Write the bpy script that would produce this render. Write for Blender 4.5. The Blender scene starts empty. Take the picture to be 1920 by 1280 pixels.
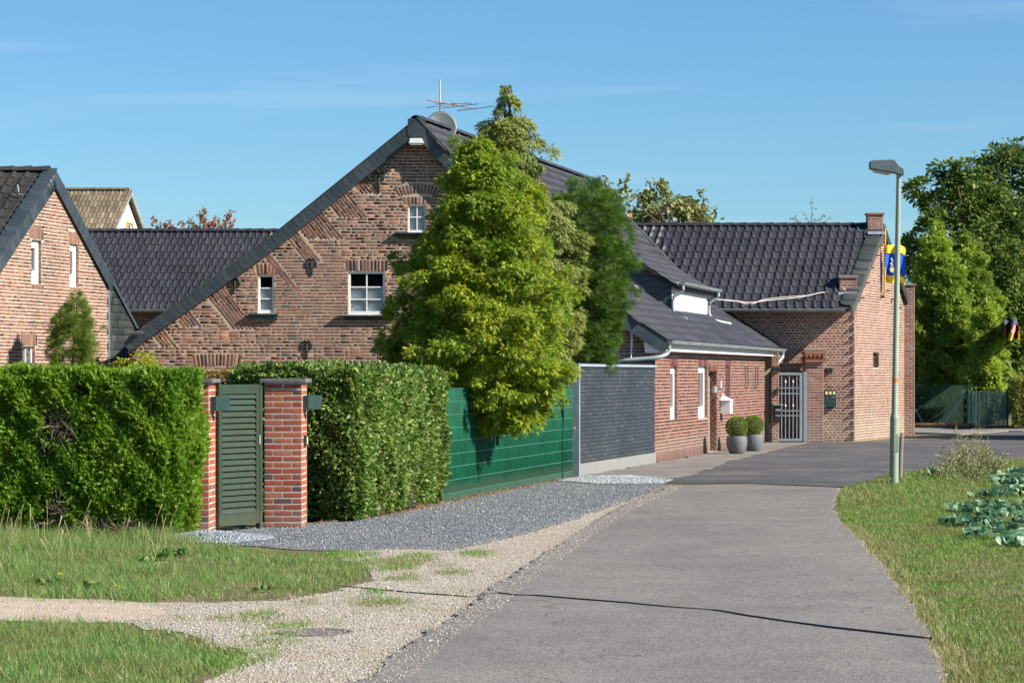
import bpy, math, random
import numpy as np
from mathutils import Vector, Matrix
from mathutils.geometry import tessellate_polygon
random.seed(7); rng = np.random.default_rng(7)
scene = bpy.context.scene
COL = scene.collection
# ------------------------------------------------------------------ camera, light
F = 5000.0; CAMH = 2.0; HOR = 700.0           # focal length in px of a 1920 frame, eye height, horizon row
cam_d = bpy.data.cameras.new('camera'); cam = bpy.data.objects.new('camera', cam_d); COL.objects.link(cam)
cam.location = (0, 0, CAMH); cam.rotation_euler = (math.radians(90), 0, 0)
cam_d.sensor_width = 36; cam_d.lens = F / 1920 * 36; cam_d.shift_y = (HOR - 640) / 1920
cam_d.clip_start = .1; cam_d.clip_end = 6000
scene.camera = cam
SUN_EL = math.radians(34.5); SUN_AZ = math.radians(110)      # clockwise from +Y
sdir = Vector((math.sin(SUN_AZ) * math.cos(SUN_EL), math.cos(SUN_AZ) * math.cos(SUN_EL), math.sin(SUN_EL)))
sl = bpy.data.lights.new('sun', 'SUN'); sl.energy = 5.0; sl.angle = math.radians(.53); sl.color = (1, .93, .82)
so = bpy.data.objects.new('sun', sl); COL.objects.link(so); so.rotation_euler = sdir.to_track_quat('Z', 'Y').to_euler()
world = bpy.data.worlds.new('World'); scene.world = world; world.use_nodes = True
wn = world.node_tree.nodes; wl = world.node_tree.links; wn.clear()
wo = wn.new('ShaderNodeOutputWorld'); wb = wn.new('ShaderNodeBackground'); sky = wn.new('ShaderNodeTexSky')
sky.sky_type = 'NISHITA'; sky.sun_disc = False; sky.sun_elevation = SUN_EL; sky.sun_rotation = SUN_AZ
sky.air_density = 1.0; sky.dust_density = 0.0; sky.ozone_density = 7.0; sky.altitude = 0
wb.inputs[1].default_value = .070
tc = wn.new('ShaderNodeTexCoord'); mp = wn.new('ShaderNodeMapping'); mp.inputs['Scale'].default_value = (3, 3, 38)
mp.inputs['Rotation'].default_value = (0, .10, 0)
nz = wn.new('ShaderNodeTexNoise'); nz.inputs['Scale'].default_value = 1.7; nz.inputs['Detail'].default_value = 7
cr = wn.new('ShaderNodeValToRGB'); cr.color_ramp.elements[0].position = .56; cr.color_ramp.elements[1].position = .95
cr.color_ramp.elements[1].color = (.30, .30, .30, 1)
mx = wn.new('ShaderNodeMix'); mx.data_type = 'RGBA'; mx.inputs[7].default_value = (10, 8.6, 8.6, 1)
wl.new(tc.outputs['Generated'], mp.inputs[0]); wl.new(mp.outputs[0], nz.inputs[0]); wl.new(nz.outputs[0], cr.inputs[0])
wl.new(cr.outputs[0], mx.inputs[0]); wl.new(sky.outputs[0], mx.inputs[6]); tn = wn.new('ShaderNodeMix'); tn.data_type = 'RGBA'; tn.blend_type = 'MULTIPLY'; tn.inputs[0].default_value = 1; tn.inputs[7].default_value = (.73, .94, 1.01, 1); wl.new(mx.outputs[2], tn.inputs[6]); wl.new(tn.outputs[2], wb.inputs[0]); wl.new(wb.outputs[0], wo.inputs[0])
scene.view_settings.view_transform = 'Standard'; scene.view_settings.look = 'None'
scene.view_settings.gamma = 1; scene.view_settings.exposure = .9; scene.view_settings.use_curve_mapping = False
scene.cycles.max_bounces = 6; scene.cycles.transparent_max_bounces = 12

# ------------------------------------------------------------------ helpers
def G(px, py): y = CAMH * F / (py - HOR); return ((px - 960) / F * y, y)
def P(px, py, Y): return Vector(((px - 960) / F * Y, Y, CAMH + (HOR - py) / F * Y))
def tag(o, label=None, cat=None, group=None, kind=None):
    if label: o['label'] = label
    if cat: o['category'] = cat
    if group: o['group'] = group
    if kind: o['kind'] = kind
    return o
def thing(name, loc, label, cat, group=None):
    o = bpy.data.objects.new(name, None); o.location = loc; o.empty_display_size = .2; COL.objects.link(o)
    return tag(o, label, cat, group)
def attach(o, parent):
    if parent is None: return
    o.parent = parent      # child meshes keep world coordinates
    if parent.type == 'EMPTY': o.matrix_parent_inverse = Matrix.Translation(-parent.location)
def link(name, me, m, parent=None, mw=None):
    if m is not None and not me.materials: me.materials.append(m)
    o = bpy.data.objects.new(name, me); COL.objects.link(o)
    if mw is not None: o.matrix_basis = mw
    attach(o, parent); return o
def arr_mesh(name, V, Fq):
    """V (n,3); Fq (m,k) one polygon size, or a list of arrays with different sizes"""
    me = bpy.data.meshes.new(name); V = np.asarray(V, dtype=np.float32)
    Fl = Fq if isinstance(Fq, list) else [Fq]
    Fl = [np.asarray(f, dtype=np.int32) for f in Fl if len(f)]
    me.vertices.add(len(V)); me.vertices.foreach_set('co', V.ravel())
    nl = sum(f.size for f in Fl); npoly = sum(len(f) for f in Fl)
    me.loops.add(nl); me.loops.foreach_set('vertex_index', np.concatenate([f.ravel() for f in Fl]))
    tot = np.concatenate([np.full(len(f), f.shape[1], dtype=np.int32) for f in Fl])
    me.polygons.add(npoly); me.polygons.foreach_set('loop_start', np.concatenate([[0], np.cumsum(tot)[:-1]]).astype(np.int32))
    me.update(calc_edges=True); return me
class MB:
    def __init__(s): s.v = []; s.f = []
    def add(s, vs, fs):
        n = len(s.v); s.v += [tuple(v) for v in vs]; s.f += [tuple(i + n for i in f) for f in fs]; return s
    def box(s, c, d, M=None):
        x, y, z = d[0] / 2, d[1] / 2, d[2] / 2; c = Vector(c)
        vs = [Vector((i * x, j * y, k * z)) for k in (-1, 1) for j in (-1, 1) for i in (-1, 1)]
        vs = [(M @ v if M is not None else v) + c for v in vs]
        return s.add(vs, [(0, 2, 3, 1), (4, 5, 7, 6), (0, 1, 5, 4), (2, 6, 7, 3), (0, 4, 6, 2), (1, 3, 7, 5)])
    def tube(s, pts, r, n=8, cap=True):
        pts = [Vector(p) for p in pts]; rs = r if isinstance(r, (list, tuple)) else [r] * len(pts)
        b = len(s.v); up = Vector((0, 0, 1))
        for i, p in enumerate(pts):
            d = (pts[min(i + 1, len(pts) - 1)] - pts[max(i - 1, 0)]).normalized()
            a = d.cross(up if abs(d.z) < .95 else Vector((1, 0, 0))).normalized(); c = d.cross(a)
            for k in range(n):
                t = 2 * math.pi * k / n; s.v.append(tuple(p + (a * math.cos(t) + c * math.sin(t)) * rs[i]))
        for i in range(len(pts) - 1):
            for k in range(n):
                k2 = (k + 1) % n; s.f.append((b + i * n + k, b + i * n + k2, b + (i + 1) * n + k2, b + (i + 1) * n + k))
        if cap: s.f.append(tuple(b + k for k in reversed(range(n)))); s.f.append(tuple(b + (len(pts) - 1) * n + k for k in range(n)))
        return s
    def lathe(s, c, prof, n=20):
        c = Vector(c); b = len(s.v)
        for (r, z) in prof:
            for k in range(n):
                t = 2 * math.pi * k / n; s.v.append((c.x + r * math.cos(t), c.y + r * math.sin(t), c.z + z))
        for i in range(len(prof) - 1):
            for k in range(n):
                k2 = (k + 1) % n; s.f.append((b + i * n + k, b + i * n + k2, b + (i + 1) * n + k2, b + (i + 1) * n + k))
        return s
    def prism(s, poly, d):          # poly: list of 3D points (one plane), d: thickness vector
        n = len(poly); d = Vector(d); a = [Vector(p) for p in poly]
        return s.add(a + [p + d for p in a], [tuple(range(n)), tuple(reversed(range(n, 2 * n)))] +
                     [(i, i + n, (i + 1) % n + n, (i + 1) % n) for i in range(n)])
    def build(s, name, m, parent=None, smooth=False, bevel=0):
        me = bpy.data.meshes.new(name); me.from_pydata(s.v, [], s.f); me.update()
        if smooth: me.polygons.foreach_set('use_smooth', [True] * len(me.polygons))
        o = link(name, me, m, parent)
        if smooth:
            try: me.set_sharp_from_angle(angle=math.radians(40))
            except Exception: pass
        if bevel:
            b = o.modifiers.new('bevel', 'BEVEL'); b.width = bevel; b.segments = 2; b.limit_method = 'ANGLE'
        return o

# ------------------------------------------------------------------ materials
def new_mat(name):
    m = bpy.data.materials.new(name); m.use_nodes = True; n = m.node_tree.nodes; b = n['Principled BSDF']; return m, n, m.node_tree.links, b
def set_ramp(r, cols):
    e = r.color_ramp.elements
    while len(e) < len(cols): e.new(.5)
    for i, c in enumerate(cols):
        if len(c) == 2: pos, c = c
        else: pos = i / max(1, len(cols) - 1)
        e[i].position = pos; e[i].color = (*c, 1)
def pos_node(n, obj=False):
    if obj: t = n.new('ShaderNodeTexCoord'); return t.outputs['Object']
    return n.new('ShaderNodeNewGeometry').outputs['Position']
def noise(n, l, src, scale, detail=4, rough=.55, sc=None):
    t = n.new('ShaderNodeTexNoise'); t.inputs['Scale'].default_value = scale; t.inputs['Detail'].default_value = detail; t.inputs['Roughness'].default_value = rough
    if sc: 
        mpn = n.new('ShaderNodeMapping'); mpn.inputs['Scale'].default_value = sc; l.new(src, mpn.inputs[0]); src = mpn.outputs[0]
    l.new(src, t.inputs['Vector']); return t.outputs['Fac']
def mixc(n, l, f, a, b, mode='MIX'):
    m = n.new('ShaderNodeMix'); m.data_type = 'RGBA'; m.blend_type = mode
    for i, x in ((0, f), (6, a), (7, b)):
        if hasattr(x, 'is_linked') or hasattr(x, 'links'): l.new(x, m.inputs[i])
        elif i == 0: m.inputs[0].default_value = x
        else: m.inputs[i].default_value = (*x, 1)
    return m.outputs[2]
def ramp(n, l, f, cols, interp='LINEAR'):
    r = n.new('ShaderNodeValToRGB'); r.color_ramp.interpolation = interp; set_ramp(r, cols); l.new(f, r.inputs[0]); return r.outputs[0]
def rnd(n, l):
    g = n.new('ShaderNodeNewGeometry'); oi = n.new('ShaderNodeObjectInfo')
    a = n.new('ShaderNodeMath'); a.operation = 'ADD'; l.new(g.outputs['Random Per Island'], a.inputs[0]); l.new(oi.outputs['Random'], a.inputs[1])
    f = n.new('ShaderNodeMath'); f.operation = 'FRACT'; l.new(a.outputs[0], f.inputs[0]); return f.outputs[0]
def bumpn(n, l, b, h, strength, dist):
    bp = n.new('ShaderNodeBump'); bp.inputs['Strength'].default_value = strength; bp.inputs['Distance'].default_value = dist
    l.new(h, bp.inputs['Height']); l.new(bp.outputs[0], b.inputs['Normal'])
def mat(name, col, rough=.6, var=.25, scale=6, bump=.3, bscale=40, dist=.004, metal=0, col2=None, spec=.5, streak=None):
    m, n, l, b = new_mat(name); p = pos_node(n)
    c2 = col2 or tuple(c * (1 - var) for c in col); c1 = tuple(min(1, c * (1 + var * .5)) for c in col)
    f = noise(n, l, p, scale, 5, .6, streak)
    c = ramp(n, l, f, [(.3, c2), (.7, c1)])
    l.new(c, b.inputs['Base Color']); b.inputs['Roughness'].default_value = rough; b.inputs['Metallic'].default_value = metal
    b.inputs['Specular IOR Level'].default_value = spec
    if bump: bumpn(n, l, b, noise(n, l, p, bscale, 4), bump, dist)
    return m
def brick_mat(name, cols, rough=.85, dirt=.35, spec=.3):
    m, n, l, b = new_mat(name); p = pos_node(n)
    c = ramp(n, l, rnd(n, l), cols, 'CONSTANT')
    f = noise(n, l, p, 38, 5, .65); c = mixc(n, l, f, c, tuple(x * .9 for x in (.36, .25, .2)), 'MIX') if False else mixc(n, l, 1.0, c, ramp(n, l, f, [(.3, (.62, .6, .6)), (.72, (1.25, 1.2, 1.15))]), 'MULTIPLY')
    f2 = noise(n, l, p, .55, 5, .6); c = mixc(n, l, 1.0, c, ramp(n, l, f2, [(.35, (1 - dirt,) * 3), (.65, (1.12, 1.1, 1.08))]), 'MULTIPLY')
    l.new(c, b.inputs['Base Color']); b.inputs['Roughness'].default_value = rough; b.inputs['Specular IOR Level'].default_value = spec
    bumpn(n, l, b, noise(n, l, p, 90, 5, .7), .5, .006); return m
def leaf_mat(name, cols, tint=None, tscale=1.2, trans=.35, rough=.55, spec=.35, dry=None):
    m, n, l, b = new_mat(name); p = pos_node(n)
    c = ramp(n, l, rnd(n, l), cols)
    if tint: c = mixc(n, l, ramp(n, l, noise(n, l, p, tscale, 4, .6), [(.42, (0, 0, 0)), (.62, (1, 1, 1))]), c, mixc(n, l, .75, c, tint))
    l.new(c, b.inputs['Base Color']); b.inputs['Roughness'].default_value = rough; b.inputs['Specular IOR Level'].default_value = spec
    t = n.new('ShaderNodeBsdfTranslucent'); hs = n.new('ShaderNodeHueSaturation'); hs.inputs['Value'].default_value = 1.25; l.new(c, hs.inputs['Color']); l.new(hs.outputs[0], t.inputs[0])
    ms = n.new('ShaderNodeMixShader'); ms.inputs[0].default_value = trans; l.new(b.outputs[0], ms.inputs[1]); l.new(t.outputs[0], ms.inputs[2])
    l.new(ms.outputs[0], n['Material Output'].inputs[0]); return m

m_brown = brick_mat('brown_red_brick', [(0, (0.214, 0.112, 0.085)), (.22, (0.257, 0.136, 0.100)), (.42, (0.171, 0.102, 0.090)), (.6, (0.237, 0.145, 0.120)), (.75, (0.275, 0.136, 0.095)), (.88, (0.104, 0.092, 0.100)), (.96, (0.342, 0.155, 0.090))], dirt=.2)
m_left = brick_mat('weathered_pink_brick', [(0, (0.244, 0.114, 0.079)), (.25, (0.296, 0.150, 0.106)), (.45, (0.192, 0.097, 0.079)), (.6, (0.266, 0.167, 0.123)), (.8, (0.311, 0.141, 0.088)), (.93, (0.081, 0.075, 0.075)), (.96, (0.333, 0.176, 0.106))])
m_pill = brick_mat('orange_red_brick', [(0, (0.361, 0.100, 0.057)), (.3, (0.310, 0.081, 0.052)), (.5, (0.404, 0.133, 0.071)), (.72, (0.284, 0.104, 0.081)), (.86, (0.129, 0.081, 0.081)), (.92, (0.378, 0.162, 0.104))], dirt=.2)
m_red = brick_mat('dark_red_clinker', [(0, (0.180, 0.052, 0.042)), (.3, (0.245, 0.081, 0.053)), (.5, (0.108, 0.043, 0.047)), (.7, (0.216, 0.095, 0.068)), (.85, (0.079, 0.043, 0.053))], rough=.55, dirt=.15)
m_rb = brick_mat('salmon_brick', [(0, (0.288, 0.119, 0.081)), (.3, (0.336, 0.152, 0.104)), (.55, (0.232, 0.100, 0.076)), (.75, (0.304, 0.180, 0.133)), (.92, (0.152, 0.090, 0.081))])
m_black = brick_mat('anthracite_painted_brick', [(0, (0.041, 0.053, 0.068)), (.5, (0.049, 0.062, 0.078)), (.9, (0.067, 0.083, 0.101))], rough=.5, dirt=.2)
m_mort = mat('sand_mortar', (.50, .395, .28), .95, .3, 3, .6, 60, .008)
m_mort2 = mat('pale_mortar', (.52, .44, .36), .95, .25, 3, .6, 60, .008)
m_mort3 = mat('anthracite_mortar', (.042, .050, .06), .8, .2, 3, .4, 60, .006)
m_tile = brick_mat('black_glazed_tile', [(0, (0.031, 0.032, 0.041)), (.3, (0.038, 0.039, 0.051)), (.7, (0.045, 0.045, 0.057))], rough=.5, dirt=.2, spec=.4)
m_tile2 = brick_mat('old_brown_tile', [(0, (.040, .038, .037)), (.35, (.052, .048, .046)), (.7, (.036, .034, .035)), (.9, (.066, .06, .055))], rough=.7, dirt=.3)
m_tile3 = brick_mat('lichened_grey_tile', [(0, (.20, .165, .11)), (.35, (.25, .20, .14)), (.7, (.16, .135, .095)), (.9, (.30, .26, .2))], rough=.9, dirt=.4)
m_slate = brick_mat('blue_grey_slate', [(0, (0.034, 0.050, 0.061)), (.3, (0.046, 0.065, 0.078)), (.7, (0.039, 0.055, 0.068)), (.9, (0.056, 0.073, 0.085))], rough=.45, dirt=.12, spec=.5)
m_slate2 = brick_mat('weathered_slate', [(0, (0.036, 0.045, 0.045)), (.3, (0.051, 0.063, 0.063)), (.6, (0.030, 0.040, 0.043)), (.85, (0.078, 0.086, 0.081))], rough=.6, dirt=.3)
m_white = mat('white_paint', (.80, .80, .79), .4, .05, 3, 0)
m_whiteb = mat('white_render', (.78, .77, .74), .9, .08, 1, .3)
m_zinc = mat('weathered_zinc', (.33, .38, .39), .5, .3, 4, .1, metal=.3)
m_galv = mat('galvanised_steel', (.42, .46, .48), .4, .2, 12, .05, metal=.6)
m_lead = mat('lead_flashing', (.55, .60, .66), .45, .3, 8, .4, 20, .01, metal=.4)
m_black_i = mat('black_iron', (.018, .016, .015), .5, .3, 20, .3)
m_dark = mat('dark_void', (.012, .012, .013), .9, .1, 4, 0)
def dirty(m, h, col, amt=.6):
    n, l = m.node_tree.nodes, m.node_tree.links; b = n['Principled BSDF']; src = b.inputs['Base Color'].links[0].from_socket; p = pos_node(n); sx = n.new('ShaderNodeSeparateXYZ'); l.new(p, sx.inputs[0])
    a_ = n.new('ShaderNodeMath'); a_.operation = 'MULTIPLY_ADD'; l.new(noise(n, l, p, 5, 6, .7), a_.inputs[0]); a_.inputs[1].default_value = -h * 1.6; l.new(sx.outputs[2], a_.inputs[2])
    f = ramp(n, l, a_.outputs[0], [(0, (amt,) * 3), (min(.99, h * .5), (0, 0, 0))]); l.new(mixc(n, l, f, src, col), b.inputs['Base Color'])
m_green = mat('green_fence_strip', (.002, .108, .052), .6, .22, 3, .15, 30, .002, col2=(.002, .06, .03), spec=.25)
dirty(m_green, .22, (.10, .12, .08), .5)
m_greenw = mat('green_wire', (.06, .20, .13), .5, .2, 8, 0)
m_gate = mat('dark_green_louvre', (.022, .048, .028), .45, .35, 7, .2, 30, .002, col2=(.03, .038, .02))
m_gbox = mat('dark_green_metal', (.022, .048, .042), .4, .25, 6, 0)
m_mast = mat('grey_green_pole_paint', (.30, .36, .26), .5, .18, 3, .05, streak=(6, 6, .6))
m_lampb = mat('blue_grey_lantern', (.10, .125, .14), .45, .15, 5, 0)
m_lens = mat('lamp_lens', (.6, .6, .58), .2, .05, 5, 0)
m_capst = mat('grey_stone_cap', (.14, .145, .15), .7, .3, 12, .4, 50, .004)
m_dish = mat('grey_dish', (.085, .105, .105), .45, .12, 3, 0)
m_rust = mat('rusty_rod', (.24, .15, .12), .7, .35, 20, .1)
m_alu = mat('aluminium_mast', (.62, .60, .60), .4, .1, 8, 0, metal=.4)
m_bark = mat('bark', (.13, .095, .07), .9, .4, 14, .8, 30, .02)
m_twig = mat('dry_twig', (.27, .20, .15), .9, .4, 14, .3)
m_planter = mat('ribbed_grey_planter', (.15, .165, .17), .7, .4, 16, .8, 30, .01, streak=(1, 1, .08))
m_plinth = mat('light_grey_plinth', (.27, .31, .34), .8, .12, 2, .3)
m_capl = mat('light_zinc_cap', (.30, .36, .40), .5, .15, 3, .1)
m_cable = mat('cable_rubber', (.014, .016, .03), .6, .2, 8, 0)
m_cable_l = mat('pale_cable', (.62, .55, .52), .6, .1, 8, 0)
m_orange = mat('orange_band', (.8, .2, .03), .5, .1, 8, 0)
m_yflag = mat('yellow_cloth', (.80, .60, .03), .8, .12, 6, .3)
m_bflag = mat('blue_cloth', (.01, .11, .55), .8, .1, 6, .3)
m_cream = mat('cream_cloth', (.8, .65, .35), .8, .1, 6, .1)
m_kflag = mat('black_cloth', (.06, .07, .12), .8, .1, 6, .1)
m_rflag = mat('faded_red_cloth', (.65, .25, .25), .8, .1, 6, .1)
m_wood = mat('grey_wood', (.26, .22, .17), .85, .35, 8, .5, 30, .01, streak=(8, 8, .8))
m_woodd = mat('dark_wood', (.05, .04, .03), .8, .3, 8, .3)
m_ywood = mat('yellow_pole', (.62, .40, .08), .6, .2, 5, 0)
m_soil = mat('soil', (.16, .11, .075), .95, .35, 5, .8, 30, .02)
m_stone = brick_mat('grey_gravel', [(0, (.14, .16, .18)), (.4, (.22, .25, .28)), (.75, (.30, .33, .36)), (.95, (.55, .54, .5))], dirt=.1)
m_pstone = brick_mat('pale_gravel', [(0, (.45, .40, .33)), (.4, (.55, .50, .42)), (.7, (.33, .30, .27)), (.85, (.7, .67, .6)), (.95, (.12, .12, .12))], dirt=.1)
m_blind = mat('pale_blind', (.50, .55, .53), .8, .1, 2, .6, 60, .003, streak=(.01, .01, 3))
m_curtain = mat('grey_curtain', (.35, .35, .34), .9, .1, 2, .2)
m_ylabel = mat('yellow_label', (.75, .66, .30), .5, .1, 5, 0)
dirty(m_plinth, .35, (.2, .18, .15), .7); dirty(m_red, .5, (.2, .15, .12), .5); dirty(m_rb, .7, (.25, .2, .16), .5); dirty(m_pill, .2, (.2, .17, .13), .4); dirty(m_gate, .2, (.09, .09, .06), .4)
def glass_mat():
    m, n, l, b = new_mat('window_glass'); b.inputs['Base Color'].default_value = (.9, .93, .93, 1); b.inputs['Roughness'].default_value = .03
    b.inputs['Transmission Weight'].default_value = 1; b.inputs['IOR'].default_value = 1.05; b.inputs['Specular IOR Level'].default_value = .8
    return m
m_glass = glass_mat()

def ground_mat(name, kind):
    m, n, l, b = new_mat(name); p = pos_node(n); b.inputs['Roughness'].default_value = .95; b.inputs['Specular IOR Level'].default_value = .2
    if kind == 'lane':
        c = ramp(n, l, noise(n, l, p, .9, 6, .6), [(.3, (.196, .182, .168)), (.7, (.252, .235, .217))])
        c = mixc(n, l, 1.0, c, ramp(n, l, noise(n, l, p, 45, 3, .8), [(.32, (.45, .45, .47)), (.5, (1, 1, 1)), (.68, (1.6, 1.57, 1.52))]), 'MULTIPLY')
        v = n.new('ShaderNodeTexVoronoi'); v.inputs['Scale'].default_value = 90; l.new(p, v.inputs['Vector'])
        c = mixc(n, l, 1.0, c, ramp(n, l, v.outputs['Distance'], [(.0, (1.35, 1.32, 1.28)), (.35, (1, 1, 1)), (.75, (.62, .62, .64))]), 'MULTIPLY')
        c = mixc(n, l, ramp(n, l, noise(n, l, p, 3.2, 8, .75, (1, .35, 1)), [(.62, (0, 0, 0)), (.70, (.55, .55, .55))]), c, (.34, .29, .235))
        vc = n.new('ShaderNodeTexVoronoi'); vc.feature = 'DISTANCE_TO_EDGE'; vc.inputs['Scale'].default_value = .33
        nn = n.new('ShaderNodeTexNoise'); nn.inputs['Scale'].default_value = 1.6; nn.inputs['Detail'].default_value = 6; l.new(p, nn.inputs['Vector'])
        ad = n.new('ShaderNodeMix'); ad.data_type = 'RGBA'; ad.blend_type = 'ADD'; ad.inputs[0].default_value = .9; l.new(p, ad.inputs[6]); l.new(nn.outputs['Color'], ad.inputs[7]); l.new(ad.outputs[2], vc.inputs['Vector'])
        ck = ramp(n, l, vc.outputs['Distance'], [(.0, (.75, .75, .75)), (.006, (0, 0, 0))])
        ck = mixc(n, l, 1.0, ck, ramp(n, l, noise(n, l, p, .8, 4), [(.46, (0, 0, 0)), (.54, (1, 1, 1))]), 'MULTIPLY')
        big = ramp(n, l, noise(n, l, p, .22, 5, .65, (1.6, .5, 1)), [(.35, (.86, .86, .88)), (.5, (1, 1, 1)), (.66, (1.1, 1.08, 1.05))]); c = mixc(n, l, 1.0, c, big, 'MULTIPLY')
        c = mixc(n, l, ramp(n, l, noise(n, l, p, 2.6, 9, .8, (1, .3, 1)), [(.60, (0, 0, 0)), (.66, (.5, .5, .5))]), c, (.30, .265, .225))
        c = mixc(n, l, ck, c, (.07, .065, .065))
        bumpn(n, l, b, v.outputs['Distance'], .5, .008)
    elif kind == 'road':
        c = ramp(n, l, noise(n, l, p, .5, 6, .65), [(.35, (.085, .083, .09)), (.55, (.12, .115, .12)), (.68, (.20, .175, .15))])
        v = n.new('ShaderNodeTexVoronoi'); v.inputs['Scale'].default_value = 60; l.new(p, v.inputs['Vector'])
        c = mixc(n, l, 1.0, c, ramp(n, l, v.outputs['Distance'], [(.0, (1.4, 1.35, 1.3)), (.3, (1, 1, 1)), (.8, (.7, .7, .7))]), 'MULTIPLY')
        bumpn(n, l, b, v.outputs['Distance'], .4, .01)
    elif kind == 'apron':
        c = ramp(n, l, noise(n, l, p, 1.1, 7, .65), [(.35, (.15, .138, .128)), (.55, (.21, .19, .17)), (.7, (.29, .255, .22))])
        bumpn(n, l, b, noise(n, l, p, 60, 5), .5, .01)
    elif kind == 'grey':
        v = n.new('ShaderNodeTexVoronoi'); v.inputs['Scale'].default_value = 42; l.new(p, v.inputs['Vector'])
        w = n.new('ShaderNodeSeparateColor'); l.new(v.outputs['Color'], w.inputs[0])
        c = ramp(n, l, w.outputs[0], [(0, (.10, .115, .13)), (.4, (.17, .19, .215)), (.8, (.24, .26, .285)), (.96, (.5, .5, .48))])
        c = mixc(n, l, ramp(n, l, noise(n, l, p, .7, 6, .7), [(.52, (0, 0, 0)), (.68, (.8, .8, .8))]), c, (.33, .28, .22))
        bumpn(n, l, b, v.outputs['Distance'], 1.0, -.03)
    elif kind == 'pale':
        v = n.new('ShaderNodeTexVoronoi'); v.inputs['Scale'].default_value = 38; l.new(p, v.inputs['Vector'])
        w = n.new('ShaderNodeSeparateColor'); l.new(v.outputs['Color'], w.inputs[0])
        c = ramp(n, l, w.outputs[0], [(0, (.27, .235, .19)), (.4, (.36, .32, .26)), (.85, (.46, .42, .35)), (.97, (.65, .62, .56))])
        c = mixc(n, l, ramp(n, l, noise(n, l, p, 1.4, 6, .7), [(.45, (0, 0, 0)), (.62, (.85, .85, .85))]), c, (.38, .31, .235))
        bumpn(n, l, b, v.outputs['Distance'], .8, -.02)
    elif kind == 'dirt':
        c = ramp(n, l, noise(n, l, p, 2.5, 7, .7), [(.3, (.38, .30, .22)), (.7, (.48, .40, .31))]); bumpn(n, l, b, noise(n, l, p, 50, 5), .5, .01)
    elif kind == 'turf':
        c = ramp(n, l, noise(n, l, p, 1.3, 8, .75), [(.3, (.09, .11, .03)), (.45, (.16, .15, .06)), (.6, (.26, .21, .12)), (.75, (.34, .27, .17))])
        bumpn(n, l, b, noise(n, l, p, 60, 6, .7), 1, .03)
    l.new(c, b.inputs['Base Color']); return m

# ------------------------------------------------------------------ piece machinery
BV = []; 
def brick_template(c=.04, cy=.07):
    # unit box: x length, y outward(+), z height ; chamfered front
    f = [(-.5 + c * .4, -.5 + cy), (.5 - c * .4, -.5 + cy), (.5 - c * .4, .5 - cy), (-.5 + c * .4, .5 - cy)]
    o = [(-.5, -.5), (.5, -.5), (.5, .5), (-.5, .5)]
    V = [(x, 0, z) for x, z in o] + [(x, .75, z) for x, z in o] + [(x, 1.0, z) for x, z in f]
    Q = [(8, 9, 10, 11)]
    for i in range(4):
        j = (i + 1) % 4; Q += [(i, j, j + 4, i + 4), (i + 4, j + 4, j + 8, i + 8)]
    Q = [tuple(reversed(q)) for q in Q]
    return np.array(V, float), np.array(Q)
BT = brick_template()
def tile_template():
    prof = [(0, .0), (.10, .7), (.20, 1.0), (.32, .85), (.42, .15), (.6, 0), (1.0, 0)]
    V = []; n = len(prof)
    for (row, y, dz, drop) in ((0, -.03, .3, .3), (1, -.03, .3, 0), (2, 1.0, -.05, 0)):
        for x, h in prof: V.append((x, y, h + dz - drop))
    Q = []
    for i in range(n - 1):
        Q += [(i, i + 1, n + i + 1, n + i), (n + i, n + i + 1, 2 * n + i + 1, 2 * n + i)]
    return np.array(V, float), np.array(Q)
TT = tile_template()
def emit(name, stuff_name, tmpl, mats, m, parent, nind=0, key=None, jit=0, smooth=False):
    """mats: (n,4,4) world transforms of a template. The nind best by key become objects, the rest one mesh."""
    mats = np.asarray(mats); 
    if len(mats) == 0: return
    idx = np.arange(len(mats))
    if nind and key is not None:
        k = np.array([key(Vector(M[:3, 3])) for M in mats]); order = np.argsort(-k, kind='stable'); ind = order[:nind]; ind = ind[k[ind] > 0]; rest = np.setdiff1d(idx, ind)
    else: ind = idx[:nind]; rest = idx[nind:]
    V, Q = tmpl
    if len(ind):
        vs = []
        for q in range(4):
            W = V + (rng.uniform(-1, 1, V.shape) * jit if jit else 0); me = arr_mesh(name, W, Q)
            me.materials.append(m)
            if smooth: me.polygons.foreach_set('use_smooth', [True] * len(me.polygons))
            vs.append(me)
        for c, i in enumerate(ind): link(name, vs[c % 4], None, parent, Matrix(mats[i].tolist()))
    if len(rest):
        R = mats[rest]; W = np.einsum('nij,vj->nvi', R[:, :3, :3], V) + R[:, None, :3, 3]
        if jit:
            J = rng.uniform(-1, 1, (len(rest), len(V), 3)) * jit; W += np.einsum('nij,nvj->nvi', R[:, :3, :3], J)
        Fq = (Q[None] + (np.arange(len(rest)) * len(V))[:, None, None]).reshape(-1, Q.shape[1])
        me = arr_mesh(stuff_name, W.reshape(-1, 3), Fq)
        if smooth: me.polygons.foreach_set('use_smooth', [True] * len(me.polygons))
        o = link(stuff_name, me, m, parent); o['kind'] = 'stuff'
def inpoly(x, y, poly):
    x = np.asarray(x, float); y = np.asarray(y, float); r = np.zeros(x.shape, bool); n = len(poly)
    for i in range(n):
        x1, y1 = poly[i]; x2, y2 = poly[(i + 1) % n]
        if y1 == y2: continue
        c = ((y1 > y) != (y2 > y)) & (x < (x2 - x1) * (y - y1) / (y2 - y1) + x1); r ^= c
    return r
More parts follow.
